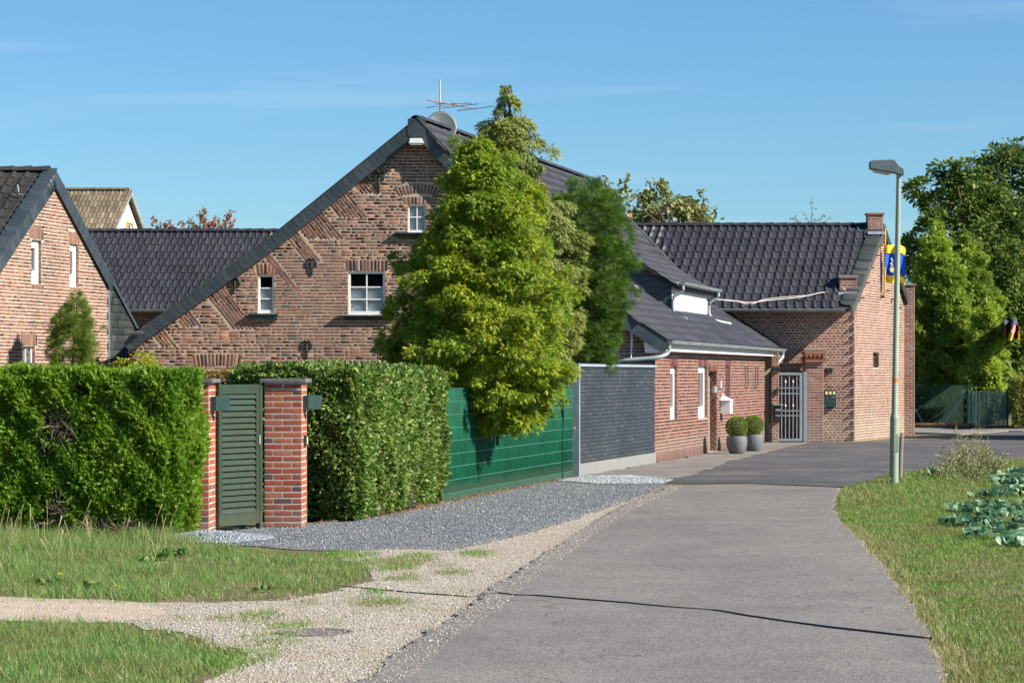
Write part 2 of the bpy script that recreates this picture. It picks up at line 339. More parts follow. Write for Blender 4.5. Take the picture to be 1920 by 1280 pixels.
class Wall:
    def __init__(s, o, U, N=None):
        s.o = Vector((o[0], o[1], 0)); s.U = Vector((U[0], U[1], 0)).normalized(); s.N = Vector((s.U.y, -s.U.x, 0)) if N is None else Vector((N[0], N[1], 0)).normalized()
    def p(s, a, z, d=0): return s.o + s.U * a + s.N * d + Vector((0, 0, z))
    def pix(s, px, py):
        k = (px - 960) / F     # X = kY ; o.x+Ux a = k (o.y+Uy a)
        a = (k * s.o.y - s.o.x) / (s.U.x - k * s.U.y); Y = s.o.y + s.U.y * a
        return (a, CAMH + (HOR - py) / F * Y)
    def M(s, a, z, d, L, T, H, ang=0):   # brick transform
        ca, sa = math.cos(ang), math.sin(ang)
        ex = s.U * ca + Vector((0, 0, sa)); ez = -s.U * sa + Vector((0, 0, ca)); q = s.p(a, z, d)
        R = np.eye(4); R[:3, 0] = np.array(ex) * L; R[:3, 1] = np.array(s.N) * T; R[:3, 2] = np.array(ez) * H; R[:3, 3] = q
        return R
    def face(s, name, loops, m, parent, d=0, thick=None, kind=None):
        lp = [[s.p(a, z, d) for a, z in L] for L in loops]; tri = tessellate_polygon(lp); vs = [v for L in lp for v in L]
        mb = MB(); mb.add(vs, [tuple(t) for t in tri])
        n = 0
        for L in lp:                                   # reveals / thickness
            dd = s.N * -(thick or .18)
            for i in range(len(L)):
                a, b = L[i], L[(i + 1) % len(L)]; mb.add([a, b, b + dd, a + dd], [(0, 1, 2, 3)])
        o = mb.build(name, m, parent)
        if kind: o['kind'] = kind
        return o
    def bricks(s, region, holes=(), L=.24, H=.072, J=.012, z0=0, z1=8, bond='cross', T=.012, irr=.006):
        out = []; step = .015; pit = H + J
        a0 = min(a for a, z in region); a1 = max(a for a, z in region); xs = np.arange(a0, a1 + step, step); k = 0; z = z0 + pit / 2
        while z < z1:
            ok = inpoly(xs, np.full(xs.shape, z), region)
            for h in holes:
                for dz in (-.25, .25): ok &= ~inpoly(xs, np.full(xs.shape, z + dz * H), h)
            if bond == 'cross':
                stretch = k % 2 == 0; bl = L if stretch else (L - J) / 2; x = a0 + (0 if stretch else (L + J) / 4) + (L + J) / 2 * ((k // 2) % 2) - (L + J)
            elif bond == 'run': bl = L; x = a0 - (L + J) * (.5 if k % 2 else 1)
            else: bl = L; x = a0 - L * random.random()
            wob = random.uniform(-.002, .002)
            while x < a1:
                if bond == 'wild': bl = L if random.random() < .6 else (L - J) / 2
                i0 = max(0, int((x - a0) / step)); i1 = max(0, int((x + bl - a0) / step))
                if i1 > i0:
                    seg = ok[i0:i1 + 1]
                    if seg.any():
                        w = np.flatnonzero(seg); b0 = a0 + (i0 + w[0]) * step if w[0] > 0 else x; b1 = a0 + (i0 + w[-1]) * step if w[-1] < len(seg) - 1 else x + bl
                        l2 = b1 - b0
                        if l2 > .035 and seg.sum() > .6 * (w[-1] - w[0] + 1):
                            j = random.uniform
                            out.append(s.M((b0 + b1) / 2, z + wob + j(-irr, irr) * .4, 0, l2 - j(0, irr), T + j(-.3, .45) * T, H - j(0, irr * 1.3), j(-1, 1) * irr * .8))
                x += bl + J
            z += pit; k += 1
        return out
    def soldiers(s, a0, a1, z0, h, n=None, J=.016, T=.004, fan=0, w=.062):
        n = n or max(1, round((a1 - a0) / (w + J))); out = []; pw = (a1 - a0) / n
        for i in range(n):
            f = (i + .5) / n * 2 - 1
            out.append(s.M((a0 + a1) / 2 + f * (a1 - a0) / 2 * (1 + fan * .4), z0 + h / 2 - abs(f) * fan * .08, 0, pw - J + random.uniform(-.004, .004), T, h - random.uniform(.004, .014), -f * fan))
        return out
def rect(a0, a1, z0, z1): return [(a0, z0), (a1, z0), (a1, z1), (a0, z1)]
def window(W, a0, a1, z0, z1, parent, d=-.10, fr=.05, nx=1, zs=(), blind=None, side_cut=True, name='window'):
    """frame with rebate, muntins, panes and what hangs behind"""
    w = MB(); c = lambda a, z, da, dz, dep, dd=0: w.box(W.p(a, z, d + dd), (da, dep, dz), Rw)
    Rw = Matrix((W.U, W.N * 1.0, Vector((0, 0, 1)))).transposed()
    zm, am = (z0 + z1) / 2, (a0 + a1) / 2
    c(a0 + fr / 2, zm, fr, z1 - z0, .07); c(a1 - fr / 2, zm, fr, z1 - z0, .07); c(am, z0 + fr * .8, a1 - a0 - 2 * fr, fr * 1.6, .07); c(am, z1 - fr / 2, a1 - a0 - 2 * fr, fr, .07)
    f = w.build(name, m_white, parent, bevel=.004)
    for i in range(1, nx):
        w = MB(); c(a0 + (a1 - a0) * i / nx, zm, .028, z1 - z0 - 2 * fr, .05, .004); w.build('muntin', m_white, f)
    for z in zs: w = MB(); c(am, z, a1 - a0 - 2 * fr, .026, .05, .006); w.build('muntin', m_white, f)
    for i in range(nx):
        w = MB(); aa = a0 + (a1 - a0) * (i + .5) / nx; w.box(W.p(aa, zm, d - .012), ((a1 - a0) / nx - .03, .006, z1 - z0 - fr), Rw); w.build('pane', m_glass, f)
    if blind:
        w = MB(); w.box(W.p(am, (z0 + blind) / 2, d - .045), (a1 - a0 - fr, .01, blind - z0), Rw); w.build('blind', m_blind, f)
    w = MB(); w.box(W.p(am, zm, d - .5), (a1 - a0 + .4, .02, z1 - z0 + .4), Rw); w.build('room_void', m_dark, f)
    return f
class Roof:
    """plane through eave point o, direction U along the eave, S up the slope"""
    def __init__(s, o, U, S):
        s.o = Vector(o); s.U = Vector(U).normalized(); S = Vector(S); s.S = (S - s.U * S.dot(s.U)).normalized(); s.N = s.U.cross(s.S).normalized()
        if s.N.z < 0: s.N = -s.N
    def uv(s, p): d = Vector(p) - s.o; return (d.dot(s.U), d.dot(s.S))
    def p(s, u, v, d=0): return s.o + s.U * u + s.S * v + s.N * d
    def tiles(s, poly3, tw=.27, g=.35, hgt=.036, v0=0, holes=(), k=0.0):
        poly = [s.uv(p) for p in poly3]; hol = [[s.uv(p) for p in h] for h in holes]
        u0 = min(p[0] for p in poly); u1 = max(p[0] for p in poly); v1 = max(p[1] for p in poly); out = []; v = v0; g = (v1 - v0) / max(1, round((v1 - v0) / g))
        while v < v1 - .05:
            u = u0; gg = g * (1.06 if v < v1 - 1.5 * g else 1)
            us = np.arange(u0 - abs(k) * v1 + (k * v) % tw, u1 + tw, tw); cu = us + tw / 2; cv = np.full(us.shape, min(v + g / 2, v1 - .02)); ok = inpoly(cu, cv, poly)
            for h in hol: ok &= ~inpoly(cu, cv, h)
            for uu in us[ok]:
                R = np.eye(4); jn = random.uniform(-.004, .004)
                R[:3, 0] = np.array(s.U) * tw; R[:3, 1] = np.array(s.S + s.U * k) * gg; R[:3, 2] = np.array(s.N) * hgt
                R[:3, 3] = s.p(uu + random.uniform(-.003, .003), v, .012 + jn); out.append(R)
            v += g
        return out
    def sheet(s, name, poly3, m, parent, thick=.06, d=0):
        mb = MB(); mb.prism([Vector(p) + s.N * (d - .004) for p in poly3], s.N * -thick); return mb.build(name, m, parent)

# foliage ---------------------------------------------------------------
def frames(D, roll=None, up=None):
    D = D / np.linalg.norm(D, axis=1, keepdims=True); r = rng.normal(size=D.shape) if roll is None else roll
    X = np.cross(D, r); X /= np.linalg.norm(X, axis=1, keepdims=True) + 1e-9; Z = np.cross(X, D); return np.stack([X, D, Z], axis=2)
def fan_template(n=7, spread=1.0, w=.11, curl=.15):
    V = []; T = []
    for i in range(n):
        t = (i / (n - 1)) * 2 - 1; base = .55 * (1 - abs(t)); a = t * spread; ln = .55 - .12 * abs(t)
        bx, by = 0.02 * t, base * .8; dx, dy = math.sin(a), math.cos(a); k = len(V)
        V += [(bx - dy * w, by + dx * w, 0), (bx + dy * w, by - dx * w, 0), (bx + dx * ln, by + dy * ln, -curl * (abs(t) + .3))]; T.append((k, k + 1, k + 2))
    return np.array(V), np.array(T)
FAN = fan_template(); FAN5 = fan_template(5, 1.1, .14); FAN6 = fan_template(6, .95, .085, .3)
LEAF = (np.array([(0, 0, 0), (.28, .38, .06), (.2, .8, .02), (0, 1.0, -.12), (-.2, .8, .02), (-.28, .38, .06), (0, .5, -.04)]), np.array([(0, 1, 6), (1, 2, 6), (2, 3, 6), (3, 4, 6), (4, 5, 6), (5, 0, 6)]))
LEAF4 = (np.array([(0, 0, 0), (.26, .5, .07), (0, 1.0, -.1), (-.26, .5, .07)]), np.array([(0, 1, 2), (0, 2, 3)]))
NEEDLE = (np.array([(-.06, 0, 0), (.06, 0, 0), (0, 1, 0), (-.05, .1, .05), (.45, .6, .1), (.5, .52, .12), (.05, .1, .05), (-.45, .6, -.1), (-.5, .52, -.1), (-.04, .4, 0), (.3, .95, -.05), (.36, .88, -.05), (.04, .4, 0), (-.3, .95, .05), (-.36, .88, .05)]),
          np.array([(0, 1, 2), (3, 4, 5), (6, 7, 8), (9, 10, 11), (12, 13, 14)]))
def scatter(name, tmpl, pos, R, size, m, parent, kind=None):
    V, T = tmpl; n = len(pos); size = np.asarray(size); size = size[:, None] if size.ndim == 1 else size
    W = np.einsum('nij,vj->nvi', R, V) * size[:, None, :] + pos[:, None, :]
    Fq = (T[None] + (np.arange(n) * len(V))[:, None, None]).reshape(-1, T.shape[1])
    o = link(name, arr_mesh(name, W.reshape(-1, 3), Fq), m, parent)
    if kind: o['kind'] = kind
    return o
def nz3(p, s, seed=0):
    """cheap smooth noise, -1..1"""
    r = np.random.default_rng(seed); v = 0
    for k in range(5):
        w = r.normal(size=3) * s * (1 + .6 * k); v = v + np.sin(p @ w + r.uniform(0, 6.28)) / (1 + .5 * k)
    return v / 2.2
def outline_tree(name, loc, label, cat, rows, Y0, m, tmpl, pad=.28, npad=260, per=110, size=.13, droop=.3, up=.0, depth=.95, seed=1, trunk_r=.12, limbs=14, group=None, inner=.35, flat=.6, low=0):
    """rows: (py, xl, xr) silhouette in photo rows turned into a solid of revolution-like crown about a trunk at depth Y0"""
    r = np.random.default_rng(seed)
    T = thing(name, loc, label, cat, group)
    zz = np.array([CAMH + (HOR - q[0]) / F * Y0 for q in rows]); cx = np.array([((q[1] + q[2]) / 2 - 960) / F * Y0 for q in rows]); hw = np.array([(q[2] - q[1]) / 2 / F * Y0 for q in rows])
    o = np.argsort(zz); zz, cx, hw = zz[o], cx[o], hw[o]
    zt = np.linspace(zz[0], zz[-1], 200); wgt = np.interp(zt, zz, hw) + .12 + low * np.exp(-((zt - zz[0] - .2) / .45) ** 2); cdf = np.cumsum(wgt); cdf /= cdf[-1]
    nb = max(6, npad // 7); zb = np.interp((np.arange(nb) + r.uniform(0, 1, nb)) / nb, cdf, zt); tb = np.arange(nb) * 2.399 + r.uniform(-.5, .5, nb)
    rb_ = np.interp(zb, zz, hw) * r.uniform(.80, 1.10, nb); rb_ = np.where(r.uniform(0, 1, nb) < .12, rb_ * 1.10, rb_)
    bi = np.repeat(np.arange(nb), 7); npad = len(bi); t = r.uniform(0, 1, npad) ** .6; t = np.where(r.uniform(0, 1, npad) < inner * .6, t * .6 + .1, .45 + .55 * t)
    rr = rb_[bi]; pr = np.minimum(pad * r.uniform(.6, 1.3, npad) * (1.15 - .35 * t), np.maximum(rr * .8, .05)); R0 = np.maximum(rr * t - pr * .35, 0); th = tb[bi]
    z = zb[bi] + r.normal(0, pad * .28, npad) + pad * .9 * (.5 - t) * min(max(droop, 0), 1); lat = r.normal(0, pad * .95, npad) * np.minimum(1, rr / pad * .5); c = np.interp(z, zz, cx)
    C = np.stack([c + R0 * np.cos(th) - lat * np.sin(th), Y0 + (R0 * np.sin(th) + lat * np.cos(th)) * depth, np.clip(z, zz[0] - .05, zz[-1])], 1)
    k = np.repeat(np.arange(npad), np.maximum((per * (pr / pad) ** 1.5).astype(int), 12)); d = r.normal(size=(len(k), 3)); d /= np.linalg.norm(d, axis=1, keepdims=True)
    out = np.stack([np.cos(th), np.sin(th), np.full(npad, .35)], 1)[k]
    d = d + out * .8; d /= np.linalg.norm(d, axis=1, keepdims=True)
    squash = np.array([1, 1, flat]); rad = pr[k] * r.uniform(.25, 1.0, len(k)) ** .55
    pos = C[k] + d * rad[:, None] * squash; pos[:, 2] -= (rad ** 2 / (pad * 2.0)) * max(droop, 0) * .6
    D = d + out * .5 + r.normal(size=d.shape) * .4; D[:, 2] += up - droop
    sz = size * r.uniform(.5, 1.3, len(k))
    ref = np.stack([np.cos(th) * .6, np.sin(th) * .6, np.full(npad, 1.0)], 1)[k] + r.normal(size=d.shape) * .45
    scatter('crown', tmpl, pos, frames(D, ref), sz, m, T)
    mb = MB(); b = Vector((loc[0], loc[1], 0)); top = Vector((cx[-1], Y0, zz[-1] - .1)); mid = Vector((float(np.interp((zz[0] + zz[-1]) / 2, zz, cx)), Y0, (zz[0] + zz[-1]) / 2))
    mb.tube([b, b.lerp(mid, .5), mid, top], [trunk_r, trunk_r * .8, trunk_r * .55, .012], 8)
    for i in range(limbs):
        j = r.integers(0, npad); q = Vector(C[j]); s_ = mid if q.z > mid.z else b.lerp(mid, .6); t = Vector((float(np.interp(max(q.z - .3, 0), zz, cx)), Y0, max(q.z - .35, .4)))
        mb.tube([t, t.lerp(q, .5) + Vector((0, 0, .06)), q], [trunk_r * .25, trunk_r * .15, .006], 5)
    mb.build('trunk', m_bark, T)
    return T

# ================================================================== SETTING: ground
def jag(poly, amp=.05, step=.35, seed=3):
    r = random.Random(seed); out = []
    for i in range(len(poly)):
        a = Vector(poly[i]); b = Vector(poly[(i + 1) % len(poly)]); L = (b - a).length; n = max(1, min(200, int(L / step)))
        for k in range(n):
            p = a.lerp(b, k / n)
            out.append((p.x + r.uniform(-amp, amp), p.y + r.uniform(-amp, amp) * 2))
    return out
def ground_piece(name, poly, z, m, thick=0):
    lp = [Vector((x, y, z)) for x, y in poly]; tri = tessellate_polygon([lp]); mb = MB(); mb.add(lp, [tuple(t) for t in tri])
    if thick:
        for i in range(len(lp)):
            a, b = lp[i], lp[(i + 1) % len(lp)]; dz = Vector((0, 0, -thick)); mb.add([a, b, b + dz, a + dz], [(0, 1, 2, 3)])
    o = mb.build(name, m)
    me = o.data
    if len(me.polygons):
        for pl in me.polygons:
            pass
    o['kind'] = 'structure'; return o
MB().add([(-3000, -50, 0), (3000, -50, 0), (3000, 5500, 0), (-3000, 5500, 0)], [(0, 1, 2, 3)]).build('ground', ground_mat('turf', 'turf'))['kind'] = 'structure'
g = lambda L: [G(*q) for q in L]
lane_L = [(-2.3, 3), (-1.05, 16.8)] + g([(700, 1268), (790, 1195), (870, 1150), (925, 1105), (990, 1062), (1040, 1030), (1085, 1000), (1130, 972), (1160, 955), (1195, 940), (1235, 925), (1252, 913)])
lane_R = g([(1574, 917), (1566, 935), (1560, 955), (1578, 985), (1610, 1015), (1640, 1050), (1668, 1085), (1700, 1130), (1730, 1180), (1752, 1230)]) + [(2.72, 16.8), (1.75, 3)]
lane = lane_L + g([(1400, 910)]) + lane_R
ground_piece('lane', jag(lane, .05, .16, 1), .03, ground_mat('lane_asphalt', 'lane'), .04)
wallX = lambda Y: 3.19 + .2352 * (Y - 59.5)
road = g([(1240, 907), (1400, 906), (1590, 914), (1660, 893), (1770, 874), (1920, 858)]) + [(60, 60), (60, 97), (20.5, 99), (14.5, 97.5), (12.6, 90), (wallX(100) + 2, 84.5), (9.9, 77.3), (7.3, 77.3), (5.5, 68), (3.4, 58), (2.9, 53.0)]
ground_piece('road', jag(road, .05, .6, 2), .012, ground_mat('road_asphalt', 'road'))
apron = [(1.3, 51.5), (3.19, 59.3), (7.4, 77.2), (8.6, 76.6), (6.6, 68), (4.6, 58.5), (3.6, 52.5), (2.6, 49)]
ground_piece('apron', jag(apron, .12, .4, 5), .018, ground_mat('apron_concrete', 'apron'))
grey = g([(345, 1012), (390, 998), (497, 986), (583, 982), (700, 970), (790, 955), (1073, 896), (1110, 891), (1245, 901), (1250, 912), (1195, 938), (1150, 948), (1060, 980), (960, 1008), (850, 1032), (740, 1030), (640, 1034), (490, 1026), (370, 1022)])
ground_piece('gravel_bed', jag(grey, .06, .25, 4), .010, ground_mat('gravel_grey', 'grey'))
pale = g([(640, 1036), (740, 1026), (850, 1026), (960, 1002), (1060, 975), (1150, 940), (1230, 922), (1180, 950), (1100, 1000), (1000, 1062), (930, 1112), (880, 1155), (800, 1200), (710, 1280)]) + [(-.9, 15.5), (-1.9, 15.5)] + g([(420, 1262), (470, 1235), (330, 1190), (180, 1166)]) + [(-8, 21.5), (-8, 24.1)] + g([(240, 1133), (480, 1128), (640, 1108), (700, 1085), (670, 1055)])
ground_piece('gravel_path', jag(pale, .12, .3, 6), .006, ground_mat('gravel_pale', 'pale'))
dirt = [(-9, 21.4), (-9, 23.9)] + g([(0, 1121), (120, 1125), (250, 1131), (330, 1140), (300, 1160), (180, 1168), (0, 1166)])
ground_piece('footpath', jag(dirt, .10, .3, 8), .009, ground_mat('sand_dirt', 'dirt'))
pav = [G(1690, 803), G(1800, 808), (18.8, 96.5), (40, 93), (40, 90.5), (17, 91.5), G(1800, 816), G(1700, 812)]
mpv = mat('pavement_concrete', (.22, .20, .17), .9, .25, 1.2, .4)
ground_piece('pavement', jag(pav, .05, .5, 12), .05, mpv, .05)
# ---- gravel stones
OCT = (np.array([(1, 0, 0), (-1, 0, 0), (0, 1, 0), (0, -1, 0), (0, 0, .7), (0, 0, -.7)], float), np.array([(0, 2, 4), (2, 1, 4), (1, 3, 4), (3, 0, 4), (2, 0, 5), (1, 2, 5), (3, 1, 5), (0, 3, 5)]))
def pts_in(poly, n, r):
    p = np.array(poly); a = p.min(0); b = p.max(0); out = np.zeros((0, 2))
    while len(out) < n:
        q = r.uniform(a, b, (n * 3, 2)); out = np.vstack([out, q[inpoly(q[:, 0], q[:, 1], poly)]])
    return out[:n]
def stones(name, poly, n, s, m, z=.012, heap=None, seed=5):
    r = np.random.default_rng(seed); q = pts_in(poly, n, r); zz = np.full(n, z)
    if heap is not None: zz = zz + heap(q)
    sz = np.stack([r.uniform(.6, 1.3, n), r.uniform(.6, 1.3, n), r.uniform(.4, .9, n)], 1) * s * r.uniform(.5, 1.4, (n, 1))
    pos = np.column_stack([q, zz + sz[:, 2] * .3]); 
    o = scatter(name, OCT, pos, frames(r.normal(size=(n, 3))), sz.mean(1), m, None, 'stuff'); return o
stones('gravel_stones', grey, 16000, .013, m_stone)
def gheap(c, rx, ry, h):
    return lambda q: h * np.exp(-((q[:, 0] - c[0]) / rx) ** 2 - ((q[:, 1] - c[1]) / ry) ** 2)
hc = G(395, 1012); hp = [(hc[0] + .75 * math.cos(t) , hc[1] + .9 * math.sin(t)) for t in np.linspace(0, 6.28, 24)[:-1]]
stones('gravel_heap', hp, 5200, .016, brick_mat('blue_grey_gravel', [(0, (.2, .24, .28)), (.4, (.3, .35, .4)), (.8, (.42, .47, .52))], dirt=.1), .015, gheap(hc, .5, .5, .09), 6)
hp2 = g([(1045, 903), (1100, 894), (1180, 893), (1262, 901), (1240, 908), (1120, 909)])
stones('gravel_strip', hp2, 7000, .02, brick_mat('pale_blue_gravel', [(0, (.26, .31, .34)), (.4, (.38, .43, .46)), (.8, (.5, .54, .56))], dirt=.1), .02, None, 7)
stones('pebbles', pale, 14000, .0085, m_pstone, .008, None, 8)
edge_l = lane_L[1:]; ep = [(x - .12, y) for x, y in edge_l] + [(x + .28, y) for x, y in reversed(edge_l)]
stones('edge_grit', ep, 5200, .0075, m_pstone, .03, None, 9)
# ---- grass
BL = (np.array([(-.5, 0, 0), (.5, 0, 0), (.36, .5, .10), (-.36, .5, .10), (0, 1, .38)]), [])
def grass(name, poly, n, h, w, m, seed, thin=None, clump=.5, hmod=None, soft=0, bare=.5):
    r = np.random.default_rng(seed); q = pts_in(poly, n, r); p3 = np.column_stack([q, np.zeros(len(q))])
    if thin is not None:
        keep = r.uniform(0, 1, len(q)) < thin(q); q = q[keep]; p3 = p3[keep]
    if soft:
        dmin = np.full(len(q), 9.0)
        for i_ in range(len(poly)):
            a_, b_ = np.array(poly[i_]), np.array(poly[(i_ + 1) % len(poly)]); ab = b_ - a_; t_ = np.clip(((q - a_) @ ab) / (ab @ ab + 1e-9), 0, 1); dmin = np.minimum(dmin, np.linalg.norm((q - a_ - t_[:, None] * ab) * np.array([1, .45]), axis=1))
        nn = nz3(p3, 2.0, seed + 5) + .6 * nz3(p3, 6.0, seed + 6); keep = r.uniform(0, 1, len(q)) < np.clip(dmin / (soft * .6) + .15 + nn * .45, 0, 1) * np.clip(.85 + nn * bare, .05, 1); q = q[keep]; off = r.normal(size=q.shape) * np.array([.07, .30]) * np.where(r.uniform(0, 1, (len(q), 1)) < .5, 1, .2) * soft / .3; q = q + off; p3 = np.column_stack([q, np.full(len(q), .004)])
    n = len(q)
    if n == 0: return
    cl = .5 + .5 * nz3(p3, 3.0, seed); hh = h * r.uniform(.4, 1.2, n) * (1 - clump + clump * 1.6 * np.clip(cl, 0, 1))
    if hmod is not None: hh = hh * hmod(q)
    D = np.column_stack([r.normal(0, .45, n), r.normal(0, .45, n), np.ones(n)]); D[:, 0] -= .12
    R = frames(D); V = BL[0]; S = np.column_stack([np.full(n, w) * r.uniform(.6, 1.4, n), hh, hh])
    W = np.einsum('nij,nvj->nvi', R, V[None] * S[:, None, :]) + p3[:, None, :]
    b = (np.arange(n) * 5)[:, None]; quads = np.array([[0, 1, 2, 3]]) + b; tris = np.array([[3, 2, 4]]) + b
    o = link(name, arr_mesh(name, W.reshape(-1, 3), [quads, tris]), m); o['kind'] = 'stuff'; return o
m_grass = leaf_mat('verge_grass', [(0, (.075, .19, .022)), (.5, (.13, .29, .035)), (.84, (.19, .34, .05)), (.95, (.36, .36, .12)), (1, (.46, .38, .18))], (.24, .21, .08), .8, .3, .5)
m_grass2 = leaf_mat('tall_grass', [(0, (.08, .20, .045)), (.5, (.13, .29, .06)), (.8, (.21, .33, .07)), (.88, (.44, .40, .17)), (1, (.52, .43, .22))], (.23, .24, .08), 1.0, .35, .45)
gl1 = [(-8, 24.2), (-8, 33.2)] + g([(0, 1003), (340, 1006), (380, 1020), (500, 1030), (640, 1040), (690, 1062), (700, 1085), (640, 1105), (480, 1124), (240, 1131), (0, 1119)])
gl2 = [(-6, 15), (-6, 21.3)] + g([(0, 1168), (180, 1170), (330, 1192), (450, 1222), (400, 1262)]) + [(-2.0, 15)]
grass('grass', gl1, 120000, .12, .0055, m_grass2, 11, lambda q: np.clip(1.2 - .0 * q[:, 0], 0, 1), .6, lambda q: np.clip(1.2 - (q[:, 0] + 4) * .3, .25, 1.9) * (1 + .5 * nz3(np.column_stack([q, q[:, :1] * 0]), .9, 77)), soft=.35, bare=.85)
grass('grass', gl2, 90000, .10, .0052, m_grass2, 12, None, .5, soft=.3, bare=.85)
gr = [(1.8, 3)] + [(x + .05, y) for x, y in reversed(lane_R[:-1])] + g([(1590, 912), (1660, 892), (1770, 876), (1920, 860)]) + [(16, 60), (16, 40), (9, 20), (6, 3)]
gr_v = [q for q in gr]
gr_near = [(2.6, 16), *[(x + .04, y) for x, y in reversed(lane_R[:-1]) if y < 36], G(1566, 955), (10.5, 39), (6, 28), (4.2, 16)]
grass('grass', gr_near, 150000, .055, .0065, m_grass, 13, lambda q: np.clip(.75 + .6 * nz3(np.column_stack([q, q[:, :1] * 0]), 1.2, 4), .35, 1), .6, soft=.12, bare=.35)
gr_far = g([(1566, 955), (1568, 932), (1590, 912), (1660, 892), (1770, 876), (1920, 860)]) + [(14, 60), (12, 39)]
grass('grass', gr_far, 50000, .085, .010, m_grass, 14, None, .6)
# scraps of grass on the gravel
for i, (px, py, rx) in enumerate([(345, 1160, .35), (410, 1160, .3), (520, 1175, .2), (560, 1175, .35), (640, 1172, .25), (500, 1205, .9), (300, 1225, .8), (590, 1210, .25), (760, 1085, .5), (830, 1060, .4), (700, 1110, .3), (575, 1130, .4), (660, 1040, .9), (720, 1060, 1.0), (780, 1045, .8), (850, 1075, .5), (690, 1130, .6), (460, 1225, .9), (390, 1250, .8), (480, 1160, .6), (740, 1130, .4), (900, 1040, .6), (1330, 1215, .12), (1580, 1040, .25), (1600, 1092, .2)]):
    c = G(px, py); pl = [(c[0] + rx * .4 * math.cos(t), c[1] + rx * math.sin(t)) for t in np.linspace(0, 6.28, 14)[:-1]]
    grass('grass', pl, int(2600 * rx * rx + 200), .04, .0055, m_grass, 40 + i, soft=.25, bare=.9)
grass('grass', pale, 60000, .035, .005, m_grass, 70, lambda q: np.clip(nz3(np.column_stack([q, q[:, :1] * 0]), 1.6, 9) * 2.2 - .75, 0, 1) * np.clip(1.25 - (q[:, 0] + 3.5) * .33, .15, 1), .6)
edge = [(x, y) for x, y in lane_R[3:-1]]
el = [(x - .03, y) for x, y in edge] + [(x + .22, y) for x, y in reversed(edge)]
grass('grass', el, 3600, .08, .007, leaf_mat('dry_edge_grass', [(0, (.16, .2, .05)), (.5, (.38, .32, .14)), (1, (.5, .42, .24))]), 60)
# straw stems at the foot of the left hedge
mbs = MB(); r = random.Random(4)
for i in range(46):
    px = r.uniform(-10, 330); c = G(px, r.uniform(1008, 1060)); hgt = r.uniform(.22, .5); lx = r.uniform(-.12, .16)
    mbs.tube([(c[0], c[1], 0), (c[0] + lx * .4, c[1], hgt * .6), (c[0] + lx, c[1] + r.uniform(-.05, .05), hgt)], [.0025, .002, .003 if i % 3 else .006], 4)
tag(mbs.build('dry_stalks', mat('straw', (.5, .4, .2), .8, .3, 9, 0)), kind='stuff')

# ================================================================== builders shared by the houses
A = Vector((.2352, 1, 0)).normalized()
_a = [(.5, .5), (-.36, .5), (-.46, .32), (-.5, .08), (-.47, -.18), (-.38, -.38), (-.2, -.5), (.5, -.5)]
_n = len(_a); SLV = np.array([(x, .2 + .8 * (.5 - x), z) for x, z in _a] + [(x, 0, z) for x, z in _a], float)
SLT = np.array([(0, i + 1, i) for i in range(1, _n - 1)] + [t for i in range(_n) for t in ((i, (i + 1) % _n, (i + 1) % _n + _n), (i, (i + 1) % _n + _n, i + _n))])
SLATE = (SLV, SLT)
def slate_run(W, a0, z0, a1, z1, width, d, pitch=.15, L=.27, T=.009, flip=False):
    """scalloped slates from the low end (a0,z0) to the high end (a1,z1) of a verge centre line"""
    v = Vector((a1 - a0, z1 - z0)); n = int(v.length / pitch); ang = math.atan2(v.y, v.x); out = []
    for i in range(n):
        t = (i + .5) / n; out.append(W.M(a0 + v.x * t, z0 + v.y * t, d, L, T, width + random.uniform(-.008, .008), ang + random.uniform(-.02, .02)))
    return out
def gutter(name, p0, p1, r, m, parent, down=(0, 0, -1)):
    p0, p1 = Vector(p0), Vector(p1); d = (p1 - p0).normalized(); s = d.cross(Vector((0, 0, 1))).normalized(); mb = MB(); n = 8; b = 0; V = []; 
    for p in (p0, p1):
        for rr in (r, r * .86):
            for k in range(n + 1):
                t = math.pi * k / n; V.append(p + s * math.cos(t) * rr - Vector((0, 0, 1)) * math.sin(t) * rr)
    m1 = n + 1; Fq = []
    for k in range(n): Fq += [(k, k + 1, 2 * m1 + k + 1, 2 * m1 + k), (m1 + k + 1, m1 + k, 3 * m1 + k, 3 * m1 + k + 1), (k, m1 + k, m1 + k + 1, k + 1), (2 * m1 + k, 2 * m1 + k + 1, 3 * m1 + k + 1, 3 * m1 + k)]
    Fq += [(0, 2 * m1, 3 * m1, m1), (n, m1 + n, 3 * m1 + n, 2 * m1 + n)]
    mb.add(V, Fq); mb.tube([p0 + s * r, p1 + s * r], r * .14, 6); mb.tube([p0 - s * r, p1 - s * r], r * .14, 6)
    nb = int((p1 - p0).length / .75)
    for i in range(nb):
        q = p0.lerp(p1, (i + .5) / nb); mb.tube([q + s * math.cos(t) * r * 1.04 - Vector((0, 0, 1)) * math.sin(t) * r * 1.04 for t in np.linspace(0, math.pi, 7)], r * .09, 4)
    o = mb.build(name, m, parent, smooth=True); mb = MB()
    mb.add([p0 + s * math.cos(t) * r - Vector((0, 0, 1)) * math.sin(t) * r for t in np.linspace(0, math.pi, 9)], [tuple(range(9))]); mb.build('gutter_end', m, o); return o
def smooth_path(pts, n=5):
    pts = [Vector(p) for p in pts]; out = []
    for i in range(len(pts) - 1):
        p0, p1, p2, p3 = pts[max(i - 1, 0)], pts[i], pts[i + 1], pts[min(i + 2, len(pts) - 1)]
        for k in range(n):
            t = k / n; out.append(.5 * ((2 * p1) + (p2 - p0) * t + (2 * p0 - 5 * p1 + 4 * p2 - p3) * t * t + (3 * p1 - p0 - 3 * p2 + p3) * t ** 3))
    return out + [pts[-1]]
